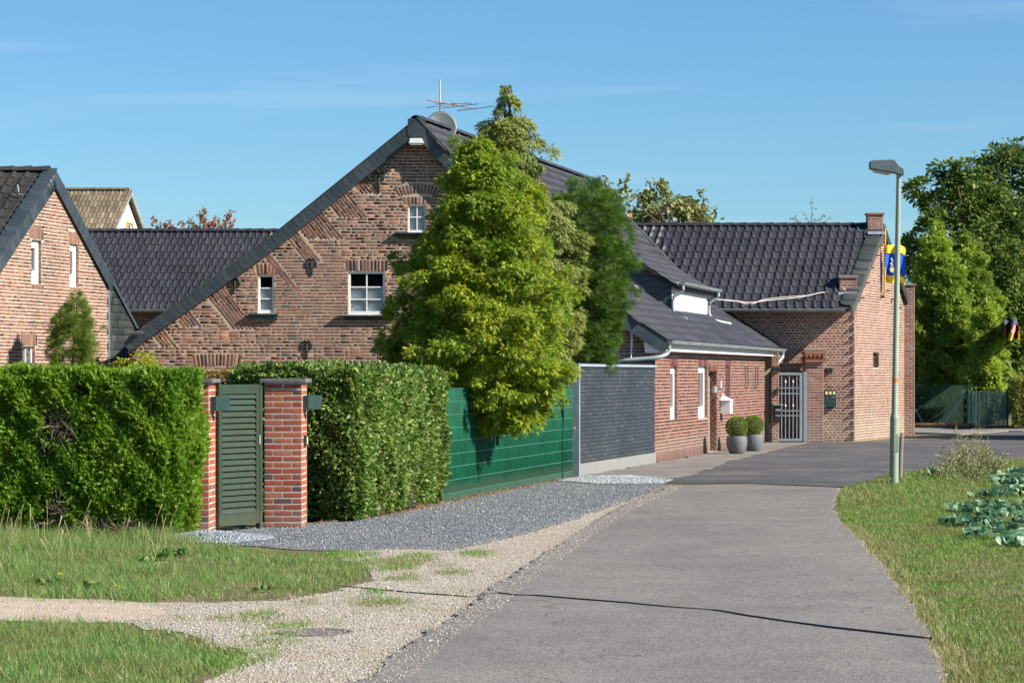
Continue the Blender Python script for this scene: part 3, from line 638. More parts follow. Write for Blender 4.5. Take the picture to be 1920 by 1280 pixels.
def ridge_tiles(p0, p1, m, parent, pitch=.38, r=.11):
    p0, p1 = Vector(p0), Vector(p1); d = (p1 - p0); n = max(1, int(d.length / pitch)); d.normalize(); s = d.cross(Vector((0, 0, 1))).normalized()
    for i in range(n):
        a = p0.lerp(p1, i / n) - d * .02; b = p0.lerp(p1, (i + 1) / n) + d * .02; V = []
        for p, rr, up in ((a, r * .92, 0), (b, r * 1.08, .012)):
            for k in range(7):
                t = math.pi * k / 6; V.append(p + s * math.cos(t) * rr * 1.15 + Vector((0, 0, math.sin(t) * rr * .8 + up - .03)))
            for k in range(7):
                t = math.pi * k / 6; V.append(p + s * math.cos(t) * (rr - .02) * 1.15 + Vector((0, 0, math.sin(t) * (rr - .02) * .8 + up - .03)))
        Fq = [(k, k + 1, 14 + k + 1, 14 + k) for k in range(6)] + [(14 + k, 14 + k + 1, 21 + k + 1, 21 + k) for k in range(6)]
        MB().add(V, Fq).build('ridge_tile', m, parent, smooth=True)
def proj(p): return (960 + p.x / p.y * F, HOR - (p.z - CAMH) / p.y * F)
def keyer(cx, cy, rx, ry, ax=1.0):
    def k(p):
        x, y = proj(p)
        return 1000 - abs(x - cx) * ax - abs(y - cy) if abs(x - cx) < rx and abs(y - cy) < ry else -1
    return k
BR = (BT[0], BT[1])
def jambs(W, a1, z0, z1, dep, m, mats, L=.11, H=.072):
    J = Wall(W.p(a1, 0, -dep), W.N, -W.U); return J.bricks(rect(0.0, dep, z0, z1), L=min(L, dep * .9), H=H, z0=z0, z1=z1, bond='run', T=.006)

# ================================================================== MAIN HOUSE
x59 = lambda px: (px - 960) * .0119
z59 = lambda py: 2 + (700 - py) * .0119
def HX(u, v, z): return Vector((u + .2352 * v, 59.5 + v, z))
house = thing('brick_farmhouse', (-2.5, 60, 0), 'long brown-brick farmhouse with big camera-facing gable, slate verge and a small white dormer', 'farmhouse')
GW_ = Wall((0, 59.5), (1, 0))
def px_poly(W, L): return [W.pix(*q) for q in L]
gable = [(x59(256), 0), (x59(256), z59(650)), (x59(520), z59(463)), (x59(780), z59(250)), (x59(1060), z59(547)), (3.19, z59(652)), (3.19, 0)]
w_l = rect(x59(484), x59(514), z59(587), z59(515)); w_b = rect(x59(653), x59(722), z59(590), z59(509)); w_t = rect(x59(765), x59(799), z59(436), z59(384))
GW_.face('wall', [gable, w_l[::-1], w_b[::-1], w_t[::-1]], m_mort, house, thick=.14)
# herringbone wedges along the left verge
wedges = []
tips = [((381, 613), (340, 613)), ((335, 650), (301, 650)), ((480, 617), (434, 617)), ((558, 537), (545, 537)), ((607, 490), (573, 490)), ((645, 448), (581, 448)), ((687, 408), (634, 408)), ((714, 363), (676, 363)), ((733, 328), (716, 328))]
th = math.radians(38.5); ru = Vector((math.cos(th), math.sin(th))); rn = Vector((-math.sin(th), math.cos(th)))
def to_rake(a, z):
    p = Vector((a, z)); q = p.copy()
    for i in range(200):
        q = q + rn * .02
        if not inpoly([q.x], [q.y], gable)[0]: break
    return q
for T_, L_ in tips:
    t = (x59(T_[0]), z59(T_[1])); l = (x59(L_[0]), z59(L_[1])); rt = to_rake(*t); rl = to_rake(*l)
    wedges.append([tuple(l), tuple(t), tuple(rt), tuple(rl)])
arches = [rect(x59(476), x59(521), z59(515), z59(494)), rect(x59(649), x59(727), z59(508), z59(487)), rect(x59(757), x59(806), z59(383), z59(369)), rect(x59(366), x59(449), z59(686), z59(663)), rect(x59(652), x59(722), z59(702), z59(680))]
bigarch = [(x59(742), z59(366)), (x59(748), z59(347)), (x59(784), z59(341)), (x59(820), z59(347)), (x59(826), z59(366))]
sills = [rect(x59(466), x59(522), z59(600), z59(588)), rect(x59(633), x59(742), z59(600), z59(591)), rect(x59(740), x59(800), z59(445), z59(436))]
hol = [w_l, w_b, w_t] + arches + [bigarch] + wedges
mats = GW_.bricks(gable, hol, L=.218, H=.0545, J=.0175, z1=8, bond='wild', T=.0028, irr=.009)
for w in wedges:     # slanted courses, long side square to the verge
    for i in range(-60, 60):
        for j in range(-40, 40):
            for Lb in (0,):
                s_ = i * .071; t_ = j * .235 + (.118 if i % 2 else 0); p = ru * s_ + rn * t_ + Vector((x59(480), z59(560)))
                ks = np.linspace(-.104, .104, 14); io = inpoly([p.x + rn.x * q for q in ks], [p.y + rn.y * q for q in ks], w)
                if io.sum() > 3:
                    kk = ks[io]; m_ = (kk[0] + kk[-1]) / 2; l_ = kk[-1] - kk[0] + .012; q = p + rn * m_; mats.append(GW_.M(q.x, q.y, .001, l_, .0038, .053, th + math.pi / 2 + random.uniform(-.03, .03)))
for i, a in enumerate(arches): mats += GW_.soldiers(a[0][0], a[1][0], a[0][1], a[2][1] - a[0][1], fan=(.22, .06, .04, .2, 0)[i])
for i in range(13):
    f = (i - 6) / 6; mats.append(GW_.M(x59(784) + f * .45, z59(354) - abs(f) ** 2 * .07, .001, .052, .0038, .205, -f * .55))
mats += jambs(GW_, x59(514), z59(587), z59(515), .1, m_brown, 0)
emit('brick', 'brickwork', BR, mats, m_brown, house, 300, keyer(585, 560, 118, 140, .7), .045)
window(GW_, x59(484), x59(514), z59(587), z59(515), house, d=-.07, fr=.045, nx=1, zs=(z59(560), z59(540)), blind=z59(539))
window(GW_, x59(653), x59(722), z59(590), z59(509), house, d=-.07, fr=.05, nx=2, zs=(z59(561), z59(538)), blind=z59(538))
window(GW_, x59(765), x59(799), z59(436), z59(384), house, d=-.07, fr=.035, nx=2, zs=(z59(407),), blind=z59(386))
for i, s_ in enumerate(sills):
    mb = MB(); (a0, z0), (a1, z1) = s_[0], s_[2]
    mb.box(GW_.p((a0 + a1) / 2, z1 - .02, .05), (a1 - a0, .14, .035)); 
    if i != 1: mb.box(GW_.p((a0 + a1) / 2, (z0 + z1) / 2 - .01, .035), (a1 - a0 - .04, .09, z1 - z0 - .03))
    else: mb.box(GW_.p((a0 + a1) / 2 + .05, z1 - .07, .03), (a1 - a0 - .2, .07, .06))
    mb.build('window_sill', m_slate2 if i else m_gbox, house, bevel=.004)
# verge boards with scalloped slates
prof_out = [(x59(243), z59(636)), (x59(520), z59(437)), (x59(783), z59(224)), (x59(1060), z59(514)), (x59(1252), z59(638))]
prof_in = [(x59(243), z59(661)), (x59(520), z59(466)), (x59(781), z59(258)), (x59(1060), z59(546)), (x59(1244), z59(660))]
VF = Wall((0, 59.26), (1, 0)); sl_m = []
for i in range(4):
    q = [prof_out[i], prof_out[i + 1], prof_in[i + 1], prof_in[i]]
    mb = MB(); mb.prism([VF.p(a, z, 0) for a, z in q], (0, .24, 0)); mb.build('bargeboard', m_slate, house)
    c0 = ((q[0][0] + q[3][0]) / 2, (q[0][1] + q[3][1]) / 2); c1 = ((q[1][0] + q[2][0]) / 2, (q[1][1] + q[2][1]) / 2)
    v = Vector((q[1][0] - q[0][0], q[1][1] - q[0][1])).normalized(); wd = abs(Vector((q[3][0] - q[0][0], q[3][1] - q[0][1])).dot(Vector((-v.y, v.x)))) + .01
    lo, hi = (c0, c1) if i < 2 else (c1, c0)
    sl_m += slate_run(VF, lo[0], lo[1], hi[0], hi[1], wd, .003)
sl_m.append(VF.M(x59(782), z59(242), .012, .42, .016, .40, math.pi / 2))
emit('slate', 'slate_field', SLATE, sl_m, m_slate, house, 300, lambda p: 1)
mb = MB()
for i in range(4):
    p, q = prof_out[i], prof_out[i + 1]; mb.tube([VF.p(p[0], p[1] + .012, .02), VF.p(q[0], q[1] + .012, .02)], .016, 6)
mb.build('verge_trim', m_slate2, house)
# roof
vend = 18.95
def roof_plane(p_lo, p_hi, v0, v1, tile, nind=0, key=None):
    lo, hi = HX(p_lo[0], 0, p_lo[1]), HX(p_hi[0], 0, p_hi[1]); R = Roof(lo, A, hi - lo)
    poly = [HX(p_lo[0], v0, p_lo[1]), HX(p_lo[0], v1, p_lo[1]), HX(p_hi[0], v1, p_hi[1]), HX(p_hi[0], v0, p_hi[1])]
    R.sheet('roof_sheet', poly, m_tile, house, .12)
    if tile: emit('tile', 'roof_tiles', TT, R.tiles(poly, .27, .34, .022), m_tile, house, nind, key)
    return R, poly
roof_plane(prof_out[0], prof_out[1], -.2, vend, False); roof_plane(prof_out[1], prof_out[2], -.2, vend, False)
R2, p2 = roof_plane(prof_out[3], prof_out[2], -.2, vend, True); R1, p1 = roof_plane(prof_out[4], prof_out[3], -.2, vend, True, 120, keyer(1370, 640, 120, 60))
ridge_tiles(HX(prof_out[2][0], -.15, prof_out[2][1] + .03), HX(prof_out[2][0], vend, prof_out[2][1] + .03), m_tile, house)
mb = MB()
for a, b in ((2, 3), (3, 4)): mb.tube([HX(prof_out[a][0], vend, prof_out[a][1] + .04), HX(prof_out[b][0], vend, prof_out[b][1] + .04)], .035, 6)
mb.build('far_verge', m_slate2, house)
MB().prism([HX(prof_in[4][0] - .2, vend - .1, 0), HX(prof_in[4][0] - .2, vend - .1, prof_in[4][1]), HX(prof_in[3][0], vend - .1, prof_in[3][1]), HX(prof_in[2][0], vend - .1, prof_in[2][1]), HX(prof_in[1][0], vend - .1, prof_in[1][1]), HX(prof_in[0][0], vend - .1, prof_in[0][1]), HX(prof_in[0][0], vend - .1, 0)], (0, -.1, 0)).build('rear_gable', m_mort, house)
MB().prism([HX(x59(256), .2, 0), HX(x59(256), vend - .1, 0), HX(x59(256), vend - .1, 2.5), HX(x59(256), .2, 2.5)], (.1, 0, 0)).build('side_wall', m_mort, house)
# street wall
SW = Wall((3.19, 59.5), A); SL = 17.9
zt = 2.50
ops = [('window', 1257, 1271, 786, 687), ('window', 1309, 1327, 783, 686), ('door', 1328.5, 1345, 846, 696), ('niche', 1360, 1369, 776, 687)]
oh = []
for k, a, b, y0, y1 in ops:
    a0, z0 = SW.pix(a, y0); a1, _ = SW.pix(b, y1); _, z1 = SW.pix((a + b) / 2, y1); _, z0 = SW.pix((a + b) / 2, y0); oh.append((k, a0, a1, max(z0, .02), min(z1, 2.3)))
hr = [rect(o[1], o[2], o[3], o[4]) for o in oh]
sw_face = rect(0, SL, 0, zt)
SW.face('wall', [sw_face] + [h[::-1] for h in hr], mat('tan_mortar', (.36, .28, .21), .95, .25, 3, .6, 60, .006), house, thick=.44)
slits = []
for a, b in ((1396.5, 1398.5), (1401, 1403), (1415, 1417), (1419.5, 1421.5)):
    a0, z0 = SW.pix(a, 724); a1, z1 = SW.pix(b, 685); slits.append(rect(a0, a1, z0, z1))
sold = [rect(o[1] - .06, o[2] + .06, o[4], min(o[4] + .2, zt - .02)) for o in oh]
ms = SW.bricks(rect(0, SL, .25, zt), hr + slits + sold, L=.235, H=.058, J=.019, z0=.25, z1=zt, T=.003, irr=.002)
a = 0
brk = [(o[1], o[2]) for o in oh if o[0] == 'door']
x = 0.04
while x < SL:
    if not any(b0 - .05 < x < b1 + .05 for b0, b1 in brk): ms.append(SW.M(x, .125, 0, .064, .006, .235))
    x += .078
for s_ in sold: ms += SW.soldiers(s_[0][0], s_[1][0], s_[0][1], s_[2][1] - s_[0][1], T=.006)
for o in oh: ms += jambs(SW, o[2], o[3], o[4], .22 if o[0] == 'door' else .15, m_red, 0, L=.12, H=.054)
for s_ in slits[::2]:
    for q in range(4): ms.append(SW.M(s_[0][0] + .02 + q * .09, s_[0][1] - .035, .012, .075, .03, .05, .1))
emit('clinker', 'street_brickwork', BR, ms, m_red, house, 0)
for s_ in slits: mb = MB(); mb.box(SW.p((s_[0][0] + s_[1][0]) / 2, (s_[0][1] + s_[2][1]) / 2, .0), (.015, s_[1][0] - s_[0][0], s_[2][1] - s_[0][1]), Matrix.Rotation(-math.atan(.2352), 3, 'Z')); mb.build('slit_shade', m_woodd, house)  # thin dark strip on the wall face paints the shade of a narrow recess
for i, o in enumerate(oh):
    if o[0] == 'window': window(SW, o[1], o[2], o[3], o[4], house, d=-.12, fr=.17, nx=1)
    else:
        mb = MB(); dd_ = -.22 if o[0] == 'door' else -.06; mb.box(SW.p((o[1] + o[2]) / 2, (o[3] + o[4]) / 2, dd_), (.05, o[2] - o[1] + (.1 if o[0] == 'door' else 0), o[4] - o[3]), Matrix.Rotation(-math.atan(.2352), 3, 'Z')); mb.build('door' if o[0] == 'door' else 'blind_niche', m_wood if o[0] == 'door' else m_red, house)
RZ = Matrix.Rotation(-math.atan(.2352), 3, 'Z')     # x across the street wall (outward), y along it
# eaves: soffit, fascia, gutter, downpipes
mb = MB(); mb.prism([HX(3.10, -.1, 2.50), HX(3.42, -.1, 2.50), HX(3.42, vend, 2.50), HX(3.10, vend, 2.50)], (0, 0, .03)); mb.build('soffit', m_white, house)
mb = MB(); mb.prism([HX(3.40, -.16, 2.50), HX(3.44, -.16, 2.50), HX(3.44, -.16, 2.70), HX(3.40, -.16, 2.70)], A * (vend + .1) / .973); mb.build('fascia', m_white, house)
mb = MB(); mb.prism([HX(3.0, -.16, 2.46), HX(3.43, -.16, 2.46), HX(3.43, -.16, 2.62), HX(2.95, -.16, 2.86)], (0, .05, 0)); mb.build('eave_end', m_white, house)
gutter('gutter', HX(3.54, -.25, 2.72), HX(3.54, vend + .15, 2.70), .085, m_zinc, house)
mb = MB(); mb.tube(smooth_path([HX(3.52, -.12, 2.66), HX(3.50, -.14, 2.46), HX(3.30, -.25, 2.36), HX(2.7, -.3, 2.30), HX(2.45, -.25, 2.24), HX(2.40, -.2, 2.0)]), .05, 10); mb.build('downpipe', m_zinc, house, smooth=True)
dp = SW.pix(1447, 800)[0]
mb = MB(); mb.tube(smooth_path([HX(3.54, 18.6, 2.64), HX(3.54, 18.6, 2.48), HX(3.36, 18.2, 2.18), HX(3.30, 17.9, 2.0), HX(3.30, 17.9, .55)]), .055, 10); o = mb.build('downpipe', m_zinc, house, smooth=True)
mb = MB(); mb.tube([HX(3.30, 17.9, .55), HX(3.30, 17.9, .0)], .065, 10); mb.build('standpipe', m_white, o, smooth=True)
mb = MB(); mb.tube([P(1185.5, 612, 59.4), P(1183, 674, 59.4)], .022, 6); mb.build('wall_pipe', m_white, house)
# small gutter at the low left end of the gable
gutter('gutter', (x59(243), 59.15, z59(622)), (x59(271), 59.15, z59(622)), .05, m_zinc, house)
MB().prism([VF.p(x59(243), z59(623), .0), VF.p(x59(272), z59(623), 0), VF.p(x59(272), z59(610), 0), VF.p(x59(243), z59(640), 0)], (0, .2, 0)).build('eave_board', m_slate, house)
# dormer
dm = MB(); v0, v1 = 8.1, 13.7
dz = lambda u: 5.97 + (u + .51) * (4.33 - 5.97) / (2.14 + .51)
DC = Wall(HX(0, v0, 0), (1, 0)); ch = [(2.14 + 0, 3.45), (2.14, 4.30), (-.51, dz(-.51) - .04), (1.17, 4.16)]
dorm = DC.face('dormer', [ch], m_slate2, house, d=0, thick=.1)
smt = DC.bricks(ch, L=.30, H=.15, J=.004, z0=3.4, z1=6.1, bond='run', T=.012)
emit('cheek_slate', 'cheek_slates', BR, smt, m_slate, dorm, 60, lambda p: 1)
MB().prism([HX(2.14, v0, 3.40), HX(2.14, v1, 3.40), HX(2.14, v1, 4.30), HX(2.14, v0, 4.30)], (-.1, 0, 0)).build('dormer_front', m_white, dorm)
for i in range(6):
    f0 = v0 + .35 + i * (v1 - v0 - .7) / 6; f1 = f0 + (v1 - v0 - .7) / 6 - .06
    MB().prism([HX(2.145, f0, 3.56), HX(2.145, f1, 3.56), HX(2.145, f1, 4.12), HX(2.145, f0, 4.12)], (.03, 0, 0)).build('dormer_panel', m_white, dorm)
dl, dh = HX(2.36, 0, dz(2.36)), HX(-.55, 0, dz(-.55) + .03); RD = Roof(dl, A, dh - dl)
dpoly = [HX(2.36, v0 - .15, dz(2.36)), HX(2.36, v1 + .15, dz(2.36)), HX(-.55, v1 + .15, dz(-.55) + .03), HX(-.55, v0 - .15, dz(-.55) + .03)]
RD.sheet('dormer_roof', dpoly, m_slate2, dorm, .08); emit('dormer_tile', 'dormer_tiles', TT, RD.tiles(dpoly, .27, .34, .03), m_tile, dorm, 0)
MB().prism([HX(2.30, v0 - .1, 4.20), HX(2.33, v0 - .1, 4.20), HX(2.33, v0 - .1, 4.31), HX(2.30, v0 - .1, 4.31)], A * (v1 - v0 + .2) / .973).build('dormer_fascia', m_white, dorm)
gutter('dormer_gutter', HX(2.44, v0 - .2, 4.30), HX(2.44, v1 + .2, 4.29), .075, m_zinc, dorm)
for vv, e in ((v0 - .05, 0), (v1 + .05, .5)):
    mb = MB(); mb.tube(smooth_path([HX(2.42, vv, 4.24), HX(2.42, vv, 4.08), HX(2.2, vv, 3.92), HX(2.19, vv, 3.62), HX(2.30, vv, 3.47), HX(2.55 + e * .4, vv + e * .3, 3.36)]), .045, 8); mb.build('dormer_downpipe', m_zinc, dorm, smooth=True)
mb = MB(); mb.tube([HX(1.2, v0 - .03, 4.22), HX(2.2, v0 - .03, 3.47)], .035, 6); mb.tube([HX(2.2, v0 - .05, 3.46), HX(2.2, v1 + .05, 3.46)], .035, 6); mb.build('flashing', m_lead, dorm)

# things fixed to the gable
fl = thing('floodlight', P(781, 262, 59.3), 'white floodlight tucked under the apex of the big gable', 'floodlight')
mb = MB(); c = P(781, 267, 59.28); q = [c + Vector((a, b, d)) for a, b, d in ((-.17, -.1, -.06), (.17, -.1, -.06), (.15, -.16, .02), (-.15, -.16, .02))]
mb.prism([c + Vector((-.14, 0, .07)), c + Vector((.12, 0, .07)), c + Vector((.17, 0, -.04)), c + Vector((-.17, 0, -.04))], (0, -.22, 0)); mb.build('housing', m_white, fl, bevel=.01)
mb = MB(); mb.box(c + Vector((0, -.12, -.055)), (.27, .17, .03)); mb.build('lens', m_lens, fl)
anch = [(710, 326, 362, 'upper gable, high beside the long slate verge'), (584, 487, 517, 'gable between the two lower windows'), (440, 524, 552, 'low left gable tight under the slate verge'), (575, 641, 674, 'wall low down just above the hedge top')]
for i, (px, y0, y1, w) in enumerate(anch):
    q = P(px, (y0 + y1) / 2, 59.46); t = thing('wall_anchor', q, 'black scrolled iron wall anchor on the ' + w, 'wall anchor', 'iron wall anchors on the gable')
    mb = MB(); mb.tube([P(px, y0 + 2, 59.475), P(px, (y0 + y1) / 2, 59.475), P(px + (1 if i != 2 else -3), y1, 59.485)], [.024, .030, .010], 6); mb.build('spike', m_black_i, t)
    for s_ in (-1, 1):
        mb = MB(); c = P(px, y0 + 3, 59.48); pts = [c + Vector((s_ * (.0 + .11 * math.sin(u)), 0, .04 - .07 * (1 - math.cos(u * 1.3)) + .04 * math.sin(2 * u))) for u in np.linspace(0, 2.1, 9)]
        mb.tube(pts, [.018] * 6 + [.016, .014, .010], 6); mb.build('scroll', m_black_i, t)
# satellite dish and aerial
ds = thing('satellite_dish', P(826, 262, 62), 'round grey satellite dish on a short bracket behind the ridge', 'satellite dish')
c = P(828, 238, 62); nrm = Vector((.25, -.9, .28)).normalized(); ax = nrm.cross(Vector((0, 0, 1))).normalized(); ay = ax.cross(nrm); mb = MB(); V = []; Fq = []
for i, rr in enumerate((0, .12, .22, .31, .355)):
    for k in range(32): t = 2 * math.pi * k / 32; V.append(c + ax * rr * math.cos(t) + ay * rr * 1.04 * math.sin(t) + nrm * (rr * rr * .45))
for i in range(4):
    for k in range(32): k2 = (k + 1) % 32; Fq.append((i * 32 + k, i * 32 + k2, i * 32 + 32 + k2, i * 32 + 32 + k))
o = mb.add(V, Fq).build('reflector', m_dish, ds, smooth=True); sm = o.modifiers.new('s', 'SOLIDIFY'); sm.thickness = .012
mb = MB(); mb.tube([c - ay * .34, c - ay * .36 + nrm * .22, c - ay * .12 + nrm * .36], .012, 6); mb.build('feed_arm', m_dish, ds)
mb = MB(); mb.box(c - ay * .22 + nrm * .30 + ax * .04, (.07, .1, .09)); mb.build('receiver', m_white, ds, bevel=.01)
an = thing('roof_aerial', P(825, 262, 62.3), 'rusty television aerial with long rods on a silver mast', 'aerial')
mb = MB(); mb.tube([P(825, 290, 62.3), P(825, 192, 62.3)], .016, 8); mb.build('mast', m_rust, an); mb = MB(); mb.tube([P(825, 192, 62.3), P(825, 172, 62.3)], .022, 8); mb.tube([P(825, 172, 62.3), P(825, 150, 62.3)], .019, 8); mb.build('mast_top', m_alu, an)
mb = MB(); b0, b1 = P(802, 188, 61.9), P(893, 204.5, 63.0); mb.tube([b0, b1], .017, 6); mb.build('boom', m_rust, an)
for t, w0, w1, w2, w3 in ((.22, 799, 202, 877, 193), (.45, 814, 195.5, 884, 194), (.62, 829, 203, 897, 195), (1.0, 857, 208, 926, 199.5)):
    mb = MB(); mb.tube([P(w0, w1, 62.0 + t * .6), P(w2, w3, 62.3 + t * .6)], .008, 5); mb.build('rod', m_black_i if t > .4 else m_rust, an)

# street-wall fittings
mx_ = thing('letterbox', SW.p(SW.pix(1352, 760)[0], 1.2, 0), 'white house-shaped letterbox with a peaked lid on the dark red street wall', 'letterbox')
a0, z0 = SW.pix(1352, 775); _, z1 = SW.pix(1352, 750); mb = MB(); mb.box(SW.p(a0, (z0 + z1) / 2, .14), (.26, .42, z1 - z0), RZ); mb.build('box', m_white, mx_, bevel=.01)
mb = MB(); q = [SW.p(a0 - .26, z1, .30), SW.p(a0 + .26, z1, .30), SW.p(a0 + .26, z1, .0), SW.p(a0 - .26, z1, .0)]; tp = SW.p(a0 - .05, z1 + .14, .05); mb.add(q + [tp], [(0, 1, 4), (1, 2, 4), (2, 3, 4), (3, 0, 4), (0, 3, 2, 1)]); mb.build('lid', m_white, mx_)
mb = MB(); mb.tube([tp, tp + Vector((0, 0, .06))], [.02, .004], 6); mb.build('finial', m_white, mx_)
a0, z0 = SW.pix(1336.5, 730); pn = MB(); pn.box(SW.p(a0, z0, .04), (.08, .36, .17), RZ); tag(pn.build('notice_board', m_zinc, None, bevel=.008), 'small pale grey panel on the street wall left of the white letterbox', 'panel')
a0, z0 = SW.pix(1349, 720); pn = MB(); pn.box(SW.p(a0, z0, .03), (.05, .10, .17), RZ); tag(pn.build('doorbell_plate', m_white, None, bevel=.005), 'narrow white plate above the white letterbox', 'plate')
hd = MB(); a0, z0 = SW.pix(1330.5, 750); hd.tube(smooth_path([SW.p(a0, z0 + .17, .02), SW.p(a0, z0 + .1, .09), SW.p(a0, z0 - .1, .09), SW.p(a0, z0 - .17, .02)]), .018, 6); tag(hd.build('door_pull', m_black_i, None, smooth=True), 'black curved handle beside the recessed doorway', 'handle')

# ================================================================== LEFT HOUSE
lh = thing('gabled_brick_house', (-10.5, 57.3, 0), 'pinkish brick house at the left edge with steep gable and two narrow upper windows', 'house')
LX = lambda Y: -23.33 + .2352 * Y
LW = Wall((LX(50), 50), A); la = lambda Y: (Y - 50) / .9734
wall_l = [(la(52.4), 0), (la(60.3), 0), (la(60.3), 4.12), (la(57.3), 6.13), (la(52.4), 2.80)]
def lrect(x0, x1, y0, y1):
    a0 = LW.pix(x0, y0)[0]; a1 = LW.pix(x1, y0)[0]; xm = (x0 + x1) / 2; return rect(a0, a1, LW.pix(xm, y0)[1], LW.pix(xm, y1)[1])
lw = [lrect(59, 78, 532, 450), lrect(131, 148, 538, 457), lrect(42, 66, 720, 649)]
LW.face('wall', [wall_l] + [h[::-1] for h in lw], m_mort2, lh, thick=.16)
ls = [rect(h[0][0] - .1, h[1][0] + .1, h[2][1], h[2][1] + .27) for h in lw]; lb = [rect(h[0][0], h[1][0] + .1, h[0][1] - .13, h[0][1]) for h in lw]
ml = LW.bricks(wall_l, lw + ls + lb[:2], L=.215, H=.0545, J=.018, bond='cross', T=.004, irr=.008)
for s_ in ls: ml += LW.soldiers(s_[0][0], s_[1][0], s_[0][1] + .01, .25)
for s_ in lb[:2]: ml += LW.soldiers(s_[0][0], s_[1][0], s_[0][1] + .01, .11)
for h in lw: ml += jambs(LW, h[1][0], h[0][1], h[2][1], .12, m_left, 0)
emit('brick', 'brickwork', BR, ml, m_left, lh, 300, keyer(110, 560, 92, 130), .05)
for h in lw[:2]: window(LW, h[0][0], h[1][0], h[0][1], h[2][1], lh, d=-.11, fr=.17)
f = window(LW, lw[2][0][0], lw[2][1][0], lw[2][0][1], lw[2][2][1], lh, d=-.11, fr=.05, nx=2)
mb = MB(); h = lw[2]
for k in range(5): a_ = h[0][0] + (h[1][0] - h[0][0]) * (k + .5) / 5; mb.tube([LW.p(a_, h[0][1], .03), LW.p(a_, h[0][1] + .45, .03)], .012, 5)
for zz_ in (.1, .22, .34): mb.tube([LW.p(h[0][0] - .05, h[0][1] + zz_, .035), LW.p(h[1][0] + .05, h[0][1] + zz_, .035)], .010, 5)
mb.build('window_guard', m_zinc, f)
# roof planes and verge
sl_ = .69; zr = 6.35
def LR(Y, over=.05, dz=0): return Vector((LX(Y) + over * .97, Y, zr - abs(Y - 57.3) * sl_ + dz))
Rn = Roof((LX(52) - 8, 52, zr - 5.3 * sl_), (1, 0, 0), (0, 1, sl_))
pn_ = [Vector((LX(52) - 8, 52, zr - 5.3 * sl_)), LR(52, -.2), LR(57.3, -.2), Vector((LX(57) - 8, 57.3, zr))]
Rn.sheet('roof', [pn_[0], LR(52), LR(57.3), pn_[3]], m_slate2, lh, .1); emit('tile', 'roof_tiles', TT, Rn.tiles(pn_, .28, .33, .045, k=.19), m_tile2, lh, 120, keyer(40, 400, 60, 120))
Rf = Roof((LX(62.6) - 8, 62.6, zr - 5.3 * sl_), (1, 0, 0), (0, -1, sl_)); Rf.sheet('roof', [Vector((LX(62.6) - 8, 62.6, zr - 5.3 * sl_)), LR(62.6), LR(57.3), pn_[3]], m_slate, lh, .1)
ridge_tiles(LR(57.3, -8) + Vector((0, 0, .03)), LR(57.3, -.1) + Vector((0, 0, .03)), m_tile2, lh, r=.12)
LV = Wall(LW.p(0, 0, .06), A); hh = .36
for Y0_, Y1_ in ((52, 57.3), (60.42, 57.3)):
    ze_ = zr - abs(Y0_ - 57.3) * sl_; q = [(la(Y0_), ze_), (la(Y1_), zr), (la(Y1_), zr - hh), (la(Y0_), ze_ - hh * .9)]
    MB().prism([LV.p(a_, z_, 0) for a_, z_ in q], LV.N * -.055).build('bargeboard', m_slate, lh)
    emit('slate', 'slate_field', SLATE, slate_run(LV, q[0][0], q[0][1] - hh / 2, q[1][0], q[1][1] - hh / 2, hh * .86, .003, .15, .26), m_slate, lh, 40, lambda p: 1)
# slate strip lying on the near slope beside the verge
st = []
n_ = 30
for i in range(n_):
    Y_ = 52.2 + (57.2 - 52.2) * i / (n_ - 1); R = np.eye(4); S_ = Vector((0, 1, sl_)).normalized(); Nn = Rn.N
    R[:3, 0] = np.array(S_) * .30; R[:3, 1] = np.array(Nn) * .015; R[:3, 2] = np.array(Vector((1, 0, 0))) * .30; R[:3, 3] = np.array(LR(Y_, -.04)) + np.array(Nn) * .05; st.append(R)
emit('verge_slate', 'verge_slates', SLATE, st, m_slate, lh, 40, lambda p: 1)
# slate-hung extension
ex = [(la(60.36), 0), (la(62.6), 0), (la(62.6), zr - 5.3 * sl_ - .02), (la(60.36), zr - 3.06 * sl_ - .02)]
exo = LW.face('slate_wall', [ex], m_slate2, lh, thick=.1)
emit('hung_slate', 'hung_slates', BR, LW.bricks(ex, L=.20, H=.165, J=.004, bond='run', T=.014), m_slate2, exo, 160, lambda p: 1)
MB().box(LW.p(la(60.33), 2.1, .02), (.05, .05, 4.0)).build('corner_trim', m_zinc, lh)
mb = MB(); mb.tube([LW.p(la(59.6), 1.0, .03), LW.p(la(59.6), 2.2, .03), ], .02, 6); mb.build('wall_tie', m_black_i, lh)
mb = MB(); q = Rn.p(*Rn.uv(P(34, 362, 56.3))) + Rn.N * .08; mb.tube([q, q + Vector((.02, -.1, .06)), q + Vector((0, -.1, .2))], .018, 6); mb.tube([q + Vector((-.1, 0, 0)), q + Vector((.1, -.05, 0))], .02, 6); mb.build('roof_hook', m_galv, lh)

